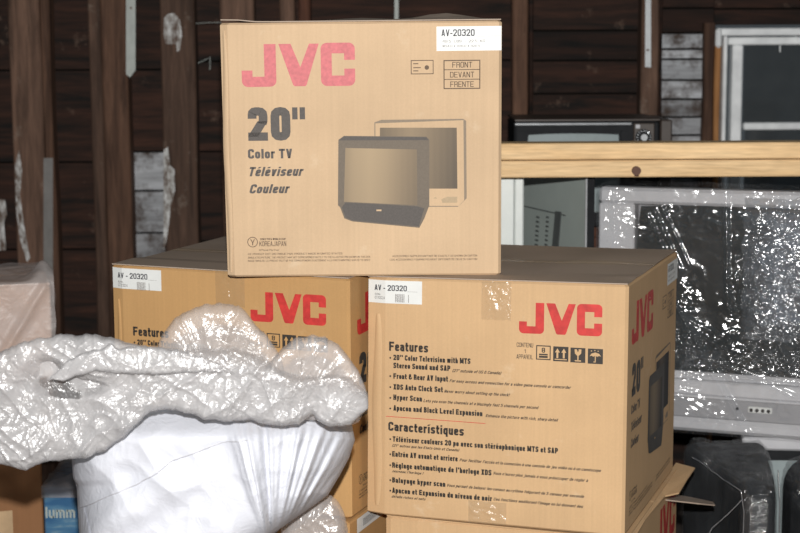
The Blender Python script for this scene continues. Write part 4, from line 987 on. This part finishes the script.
# two black televisions in smooth wrap in front of it: backs of tapered shells
def wrapped_shell(name, lab, secs, yaw, o, dents=0):
    """secs: list of (y, x0, x1, z0, z1, corner radius) sections front to back"""
    Mx = frame(o, yaw); root = thing(name, lab, 'television', o); v = []; f = []; n = 6
    def sect(y, x0, x1, z0, z1, r, grow=0):
        out = []
        x0 -= grow; x1 += grow; z1 += grow
        for cx, cz, a0 in ((x1-r, z0+r, -90), (x1-r, z1-r, 0), (x0+r, z1-r, 90), (x0+r, z0+r, 180)):
            for k in range(n+1):
                w = math.radians(a0+90*k/n); out.append(Vector((cx+r*math.cos(w), y, cz+r*math.sin(w))))
        return out
    def loft(secs_, grow, cr_=0.0, sub=1):
        V = []; Fc = []; ss = []
        for a, b in zip(secs_, secs_[1:]):
            for k in range(sub): t = k/sub; ss.append(tuple(a[i]+(b[i]-a[i])*t for i in range(6)))
        ss.append(secs_[-1]); K = 0
        for s_ in ss:
            pts = sect(*s_, grow)
            if sub > 1:
                q = []
                for a, b in zip(pts, pts[1:]+pts[:1]):
                    m_ = 7
                    for k in range(m_): q.append(a+(b-a)*k/m_)
                pts = q
            K = len(pts)
            for p_ in pts:
                d_ = cr_*(.3-abs(noise.noise(p_*14))-.5*abs(noise.noise(p_*35)))
                nrm = Vector((p_.x-(s_[1]+s_[2])/2, 0, p_.z-(s_[3]+s_[4])/2)).normalized()
                q_ = p_-nrm*abs(d_)*-1 if cr_ else p_
                q_ = Vector((q_.x, q_.y, max(0.001, q_.z))); V.append(Mx @ q_)
        for i in range(len(ss)-1):
            for k in range(K): l = (k+1) % K; Fc.append([i*K+k, i*K+l, i*K+K+l, i*K+K+k])
        Fc.append(list(range(K-1, -1, -1))); Fc.append([(len(ss)-1)*K+k for k in range(K)])
        return V, Fc
    V, Fc = loft(secs, 0); obj('shell', V, Fc, M['tv_black'], root)
    V, Fc = loft([(a-.004 if i == 0 else a+.004 if i == len(secs)-1 else a, *r) for i, (a, *r) in enumerate(secs)], .003, .030, 30)
    obj('stretch_wrap', V, Fc, M['wrap_dark'], root, smooth=True)
    return root
q = at(742, 493, 3.88)
wrapped_shell('wrapped_black_television', 'black television in clear wrap under the big silver one, beside the open carton flap',
              [(0, .022, .066, .0, q.z-.022, .012), (.006, .010, .078, .0, q.z-.008, .02), (.022, .001, .088, .0, q.z, .028), (.04, .0, .092, .0, q.z+.008, .035), (.12, -.03, .105, .0, q.z+.02, .03), (.265, -.10, .112, .0, zbig-.006, .03)], -.02, (q.x, 3.88, 0))
q = at(800, 500, 3.95)
wrapped_shell('wrapped_black_television', 'black wrapped rounded television cut off by the bottom right corner of the photo',
              [(0, .06, .24, .0, .36, .05), (.012, .03, .27, .0, .41, .06), (.08, .0, .30, .0, .46, .09), (.17, .0, .28, .0, .485, .08)], .0, (q.x-.01, 3.92, 0))

bt = [o for o in bpy.data.objects if o.name == 'wrapped_black_television'][0]  # added film strands whose gloss draws highlights along the shell edges
for pts in ([(692, 457, 4.10), (700, 462, 4.06), (720, 477, 3.96), (741, 491, 3.87)], [(741, 491, 3.868), (744, 512, 3.868), (743, 540, 3.868)], [(778, 470, 3.92), (780, 500, 3.905), (779, 540, 3.905)],
            [(742, 500, 3.862), (730, 512, 3.87), (712, 528, 3.88), (706, 540, 3.88)]):
    q_ = []
    for a, b in zip(pts, pts[1:]):
        for k in range(6): t = k/6; q_.append(at(*[a[i]+(b[i]-a[i])*t for i in range(3)])+Vector((0, 0, .003*noise.noise(Vector((a[0]+t*3, k, 1))))))
    q_.append(at(*pts[-1])); MB().tube(q_, .0012, 6).build('glint_fold', M['glint_strand'], bt, True)

# ------------------------------------------------------------------ cartons at the left: film-covered one, brown one below, blue one beside
def simple_carton(name, label, x0, x1, yf, d, z0, z1, mat, yaw=0.0):
    w = x1-x0; h = z1-z0; o_ = (x1-w*math.cos(yaw), yf-w*math.sin(yaw), z0); Mx = frame(o_, yaw); r = thing(name, label, 'box', o_)
    MB().box((0, 0, 0), (w, d, h-.006), Mx, .004).build('body', mat, r)
    for a, b in ((.001, d/2-.001), (d/2+.001, d-.001)): MB().box((.001, a, h-.0055), (w-.001, b, h), Mx, .001).build('flap', mat, r)
    return r, Mx, w, h
LY = 4.15
zbr = at(20, 452, LY).z
bro, Mb_, wb_, hb_ = simple_carton('brown_carton', 'dark brown carton at the bottom left with a piece of tan tape', at(-120, 480, LY).x, at(42.5, 490, LY).x, LY, .42, 0, zbr, M['card_brown'], .27)
pt = Mb_.inverted() @ at(12, 508, LY)
MB().box((pt.x-.3, -.0015, 0.05), (pt.x, -.0002, pt.z), Mb_).build('tape', M['paper_tape'], bro)
zfc = at(20, 283, LY+.04).z
fcx0, fcx1 = at(-110, 300, LY).x, at(53, 320, LY+.04).x
fc, Mf, wf, hf_ = simple_carton('film_covered_carton', 'faded pinkish carton under dusty plastic film, left edge above the brown carton', fcx0, fcx1-.004, LY+.04, .36, zbr+.001, zfc, M['card_pink'], .27)
v = []; f = []; NX, NZ = 90, 70
def fold_line(x, z):
    p0, p1 = (wf-.01, hf_), (wf-.22, .12); dx, dz = p1[0]-p0[0], p1[1]-p0[1]
    t = ((x-p0[0])*dx+(z-p0[1])*dz)/(dx*dx+dz*dz); e = (x-p0[0]-dx*t)**2+(z-p0[1]-dz*t)**2
    return .014*math.exp(-e/.00012)*(1 if 0 <= t <= 1.1 else 0)
for j in range(NZ+1):
    for i in range(NX+1):
        x = -.01+(wf+.02)*i/NX; z = (hf_+.006)*j/NZ
        dd = .008*abs(noise.noise(Vector((x*10, z*8, 4))))+.002*abs(noise.noise(Vector((x*40, z*30, 4))))+fold_line(x, z)
        v.append(Mf @ Vector((x+.004*noise.noise(Vector((z*25, 1, i*.02))), -.006-dd, z)))
n0 = len(v)
for j in range(1, 31):          # over the top
    for i in range(NX+1):
        x = -.01+(wf+.02)*i/NX; y = -.006+.37*j/30
        kn = .045*math.exp(-((x-wf+.015)/.028)**2-((y-.05)/.06)**2)
        v.append(Mf @ Vector((x, y, hf_+.006+kn+.014*abs(noise.noise(Vector((x*12, y*12, 8)))))))
for j in range(NZ+30):
    for i in range(NX): k = j*(NX+1)+i; f.append([k, k+1, k+NX+2, k+NX+1])
n1 = len(v)
for j in range(NZ+1):           # right side
    for i in range(13):
        y = -.008+.37*i/12; z = (hf_+.006)*j/NZ
        v.append(Mf @ Vector((wf+.008+.008*abs(noise.noise(Vector((y*20, z*16, 6)))), y, z)))
for j in range(NZ):
    for i in range(12): k = n1+j*13+i; f.append([k, k+1, k+14, k+13])
obj('plastic_film', v, f, M['dust_film'], fc, smooth=True)

BY = 4.12
zbl = at(60, 488, BY).z
blu, Mbl, wbl, hbl = simple_carton('blue_carton', 'blue printed box with pale lettering between the brown carton and the white sheet', at(43.5, 500, BY).x, at(150, 500, BY).x, BY, .30, 0, zbl, M['blue_print'])
a = Mbl.inverted() @ at(46, 518, BY)
vv, fft = text_mesh('lumm', .02)
mn = min(x for x, _ in vv); mx_ = max(x for x, _ in vv)
obj('lettering', [Mbl @ Vector((.004+(x-mn)/(mx_-mn)*.078, -.0008, a.z+y*.030)) for x, y in vv], fft, M['panel_green'], blu)
v = []; f = []
for j in range(25):
    for i in range(41):
        x = -.004+(wbl+.008)*i/40
        if j < 6: y, z = -.003, hbl-.025+.03*j/5
        else: y, z = -.003+.30*(j-5)/19, hbl+.005+.02*abs(noise.noise(Vector((x*25, j*.3, 3))))
        v.append(Mbl @ Vector((x, y-.004*abs(noise.noise(Vector((x*50, z*50, 2)))), z)))
for j in range(24):
    for i in range(40): k = j*41+i; f.append([k, k+1, k+42, k+41])
obj('plastic_film', v, f, M['dust_film'], blu, smooth=True)

# ------------------------------------------------------------------ foreground: appliance draped in white sheet, milky plastic bag over it
PY = 3.02
Lc = [(395, 80), (430, 74), (459, 71.5), (478, 73), (484, 76.5), (533, 79), (700, 84), (960, 86)]
Rc = [(395, 350), (425, 352), (440, 355), (458, 349), (475, 340), (495, 328), (508, 310), (517, 297), (533, 274), (570, 262), (700, 256), (960, 252)]
apex = (272, 560)
def sheet_pt(s_, y, off=0.0, back=False):
    """s_ 0..1 across, y pixel row at the drape's plane"""
    xl, xr = interp(Lc, y), interp(Rc, y); x = xl+(xr-xl)*s_
    e = max(0.0, 1-abs(2*s_-1)**5)**.5
    tt = sstep(398, 440, y)
    dep = (.20*e if not back else -.16*e)*(.55+.45*tt)
    P0 = at(x, y, PY)
    d = 0
    if not back:
        q = Vector((P0.x*1.0, P0.z*1.0, 0))
        for fr, am in ((4, .018), (9, .007), (22, .0022)): d += am*(1-2.4*abs(noise.noise(Vector((q.x*fr+3, q.y*fr*.9+noise.noise(q*4)*.8, fr)))))
        # fan of pleats gathered towards the lower right
        if y < apex[1]-4:
            ang = math.atan2(x-apex[0], apex[1]-y); r_ = math.hypot(x-apex[0], apex[1]-y)
            k = sstep(-.36, -.16, ang)
            d += k*(.006*math.sin(ang*38+2*noise.noise(Vector((ang*9, r_*.01, 0))))+.0035*math.sin(ang*83+r_*.02))*min(1, r_/90)
            d -= .05*sstep(.25, .8, ang)
            d += .03*math.exp(-((ang+.20)/.10)**2)*min(1, r_/90)
        # soft tension folds across the left part
        d += .010*math.sin((y-455+(x-90)*.55)*.09+1.2)*sstep(440, 480, y)*(1-sstep(180, 240, x))
    P = at(x, y, PY-dep); P.y -= d*e+off
    return P
v = []; f = []; NS, NY = 260, 190
ys = [404+(600-404)*k/(NY-20) for k in range(NY-20)]+[600+(930-600)*k/20 for k in range(21)]
zfloor = .002
def grid(v, f, rows, cols, flip=False, base=0):
    for j in range(rows-1):
        for i in range(cols-1):
            k = base+j*cols+i; q = [k, k+cols, k+cols+1, k+1]; f.append(q[::-1] if flip else q)
for y in ys:
    for i in range(NS+1):
        P = sheet_pt(i/NS, y); P.z = max(P.z, zfloor); v.append(P)
grid(v, f, len(ys), NS+1)
nb0 = len(v)
ysb = ys[::6]+[ys[-1]]
for y in ysb:
    for i in range(0, NS+1, 10):
        P = sheet_pt(i/NS, y, 0, True); P.z = max(P.z, zfloor); v.append(P)
grid(v, f, len(ysb), NS//10+1, True, nb0)
# lid joining front and back
for i in range(0, NS, 10):
    a0 = list(range(i, i+11)); f.append(a0+[nb0+(i//10)+1, nb0+i//10])
cx_ = at(190, 500, PY)
drape = obj('draped_appliance', v, f, M['white_sheet'], None, smooth=True, origin=(cx_.x, PY, 0))
tag(drape, 'tall bundle draped in white plastic sheet with gathered pleats, bottom centre left', 'bundle')
# overlapping upper layer of the sheet, its edge running diagonally
_edge = [(60, 512), (95, 504), (108, 497), (150, 478), (165, 468), (175, 460), (190, 455), (205, 450), (228, 442), (250, 452), (262, 475), (270, 500)]
v = []; f = []; n_s, n_y = 170, 70
smax = .66
for j in range(n_y+1):
    for i in range(n_s+1):
        s_ = .012+(smax-.012)*i/n_s
        x_ = 78+(352-78)*s_; yb_ = interp([(78, 508), (95, 503), (118, 492), (145, 482), (165, 470), (178, 459), (200, 450), (225, 440), (262, 432)], x_)
        y = 405+(yb_-405)*j/n_y
        v.append(sheet_pt(s_, y, .0045+.0035*math.sin(j/n_y*3+i*.05)))
grid(v, f, n_y+1, n_s+1)
obj('sheet_overlap', v, f, M['white_sheet'], drape, smooth=True)
MB().tube(v[-(n_s+1):-8:3], .0011, 5).build('edge_line', M['edge_line'], drape)  # thin grey tube added as the shade line under the overlap's edge
v = []; f = []
for j in range(51):
    for i in range(41):
        s_ = .0+.10*i/40+.02*math.sin(j*.12); y = 505+(600-505)*j/50
        s_ = max(0.002, min(.3, s_*(0.25+j/50*1.1))); v.append(sheet_pt(s_, y, .004))
grid(v, f, 51, 41); obj('sheet_overlap', v, f, M['white_sheet'], drape, smooth=True)

ANG = (0.0, .75, -.45, 1.2)
def lump(m, top_, bot, x0, x1, Y0, th, seed=0, step=1.1, amp=1.0, rows=None, dents=(), endr=(1, 1), lean=0.0, pole=None, ang0=0.0, hole=None, fade=None):
    """a crumpled pillow of film: outline from its own contours, real thickness"""
    nx = int((x1-x0)/step); ny = rows or 90; v = []; f = []
    for back in (0, 1):
        st_ = 1 if not back else 3
        cols = list(range(0, nx+1, st_)); 
        if cols[-1] != nx: cols.append(nx)
        rws = list(range(0, ny+1, st_))
        if rws[-1] != ny: rws.append(ny)
        b0 = len(v)
        for j in rws:
            t = j/ny
            for i in cols:
                s_ = i/nx; x = x0+(x1-x0)*s_
                yt, yb_ = interp(top_, x), interp(bot, x)
                sd = Vector((x*.05, 0, seed)); 
                yt += 2.2*noise.noise(sd*2.2)+1.0*noise.noise(sd*6); yb_ += 1.6*noise.noise(sd*2+Vector((0, 5, 0)))+1.0*noise.noise(sd*7)
                y = yt+(yb_-yt)*t
                p = max(0, 1-abs(2*t-1)**7)**.5
                ex = 1.0
                if endr[0]: ex = min(ex, max(0, 1-max(0, 1-s_*6)**2)**.5)
                if endr[1]: ex = min(ex, max(0, 1-max(0, 1-(1-s_)*6)**2)**.5)
                dep = th*p*ex*(-.6 if back else 1)
                P = at(x, y, Y0-dep-lean*(t-.5))
                if not back:
                    q = P*1.0; q.y = seed*3.1
                    if pole:
                        rr = math.hypot(x-pole[0], y-pole[1])*.0018; th_ = math.atan2(y-pole[1], x-pole[0]); ca, cb = rr, th_*.12
                    else:
                        an = ang0+1.5*max(0, (200-x)/240)*0
                    if pole: cb += .010*noise.noise(q*16)
                    wp = q+noise.noise_vector(q*7+Vector((seed, 3, 1)))*.035+noise.noise_vector(q*22)*.008
                    d = .022*noise.noise(Vector((q.x*6, seed, q.z*7)))
                    for ko, (fr, am) in enumerate(((8, .011), (17, .0065), (34, .0040), (66, .0020))):
                        if not pole: ca, cb = (wp.x*math.cos(an+ANG[ko])+wp.z*math.sin(an+ANG[ko]), -wp.x*math.sin(an+ANG[ko])+wp.z*math.cos(an+ANG[ko]))
                        nn = abs(noise.noise(Vector((ca*fr*.30, seed+fr, cb*fr))))
                        d += am*((1-min(1, nn*3.2))**1.6-.25)
                    d *= amp*(p*ex)**.6
                    for (du, dv, ru, rv, dd) in dents:
                        g = math.exp(-((x-du)/ru)**2-((y-dv)/rv)**2); d -= dd*g
                    P.y -= d
                v.append(P); m.att.append((fade(s_, t) if fade else 1.0)*(.38 if (back and hole and hole(x, t)) else 1))
        grid(v, f, len(rws), len(cols), bool(back), b0)
    if hole:
        n1 = (nx+1)*(ny+1); f = [q for q in f if not (q[0] < n1 and hole(q[0] % (nx+1)/nx*(x1-x0)+x0, (q[0]//(nx+1))/ny))]
    m.add(v, f)
TOPA = [(-40, 368), (-15, 358), (0, 352), (20, 343), (35, 339), (60, 335), (95, 334.5), (110, 337), (128, 343), (150, 347), (180, 350)]
BOTA = [(-40, 452), (0, 464), (14, 467), (25, 471), (35, 466), (45, 461), (60, 461), (70, 459), (90, 457), (105, 450), (125, 436), (150, 414), (180, 404)]
HEM = [(112, 446), (128, 432), (150, 412), (165, 409), (185, 412), (205, 419), (232, 422), (252, 419), (262, 424), (280, 426), (300, 424), (313, 413), (318, 421), (330, 427), (350, 425), (368, 408)]
bag = MB()
TOPM = TOPA[:-2]+[(150, 346), (175, 348), (200, 349), (240, 347), (262, 356), (280, 370), (300, 376), (330, 374), (350, 376), (368, 392)]
HEMM = BOTA[:-2]+HEM[2:]
lump(bag, TOPM, HEMM, -40, 368, 2.75, .026, 1, rows=130, dents=((54, 385, 22, 8, .08), (42, 372, 13, 9, .05), (84, 390, 18, 5, .05)), endr=(0, 1), ang0=-.30,
     hole=lambda x, t: ((x-56)/24)**2+((t-.42-(x-56)*.003)/.085)**2 < 1+.35*noise.noise(Vector((x*.13, t*9, 1))),
     fade=lambda s_, t: (1-sstep(.42, .55, s_))*(.92+.2*noise.noise(Vector((s_*20, t*7, 5))))+sstep(.42, .55, s_)*(.22+.75*sstep(.02, .5, t)+.15*noise.noise(Vector((s_*14, t*6, 2)))))
lump(bag, [(50, 379), (57, 371), (66, 362), (76, 356), (88, 351), (105, 347), (111, 343), (118, 349), (132, 346), (150, 347), (175, 350), (205, 358), (235, 372)],
     [(50, 380), (62, 381), (78, 376), (95, 371), (108, 372), (130, 374), (160, 374), (200, 372), (235, 373)], 50, 235, 2.712, .012, 2, rows=60, ang0=.25, amp=.7, endr=(1, 1),
     fade=lambda s_, t: .9-.6*sstep(.5, 1, s_))
hump = MB()
lump(hump, [(156, 356), (159, 342), (165, 330), (175, 318), (187, 311), (205, 304.5), (222, 303), (238, 305.5), (248, 313), (256, 326), (266, 334), (276, 348), (284, 366)],
     [(156, 372), (200, 392), (284, 400)], 156, 284, 2.82, .03, 4, rows=80, amp=.8, pole=(225, 420), fade=lambda s_, t: .85+.5*sstep(.5, 1, t))
lump(hump, [(262, 372), (275, 356), (284, 346), (295, 338.5), (310, 335.5), (325, 337), (338, 344), (350, 358), (359, 372), (366, 388), (368.5, 402)],
     [(262, 400), (300, 418), (345, 427), (358, 422), (368.5, 406)], 262, 368.5, 2.81, .028, 5, rows=80, amp=.8, pole=(290, 440))
bagroot = thing('plastic_bag', 'crumpled milky plastic bag heaped over the white draped bundle', 'bag', tuple(at(190, 410, 2.95)))
bag.build('bag_folds', M['bag'], bagroot, True); hump.build('bag_hump', M['bag_thin'], bagroot, True)
pl = MB()
lump(pl, [(262, 545), (274, 531), (290, 516), (305, 504), (318, 497), (328, 495), (338, 501), (344, 512), (348, 530)], [(262, 797), (348, 797)], 281, 348, 3.14, .04, 6, rows=150, amp=.5)
po = pl.build('plastic_sheet', M['bag_thin'], None, True, origin=(at(305, 640, 3.14).x, 3.14, 0))
tag(po, 'loose hanging milky plastic sheet at the bottom edge, between the white bundle and the cartons', 'plastic')
# wires sticking out of the wall stud
def wire(pts, lab):
    m = MB().tube([at(*p) for p in pts], .0012, 5); o = m.build('wire', M['strip'], None, origin=tuple(at(*pts[0]))); tag(o, lab, 'wire')
wire([(196, 23.5, WY-.08), (208, 22.6, WY-.12), (221, 22.4, WY-.16)], 'thin straight wire poking out left of the topmost carton top corner')
wire([(198, 63, WY-.085), (205, 60, WY-.10), (210, 57, WY-.10), (210, 70, WY-.10)], 'short bent wire hanging from the stud left of the topmost carton')
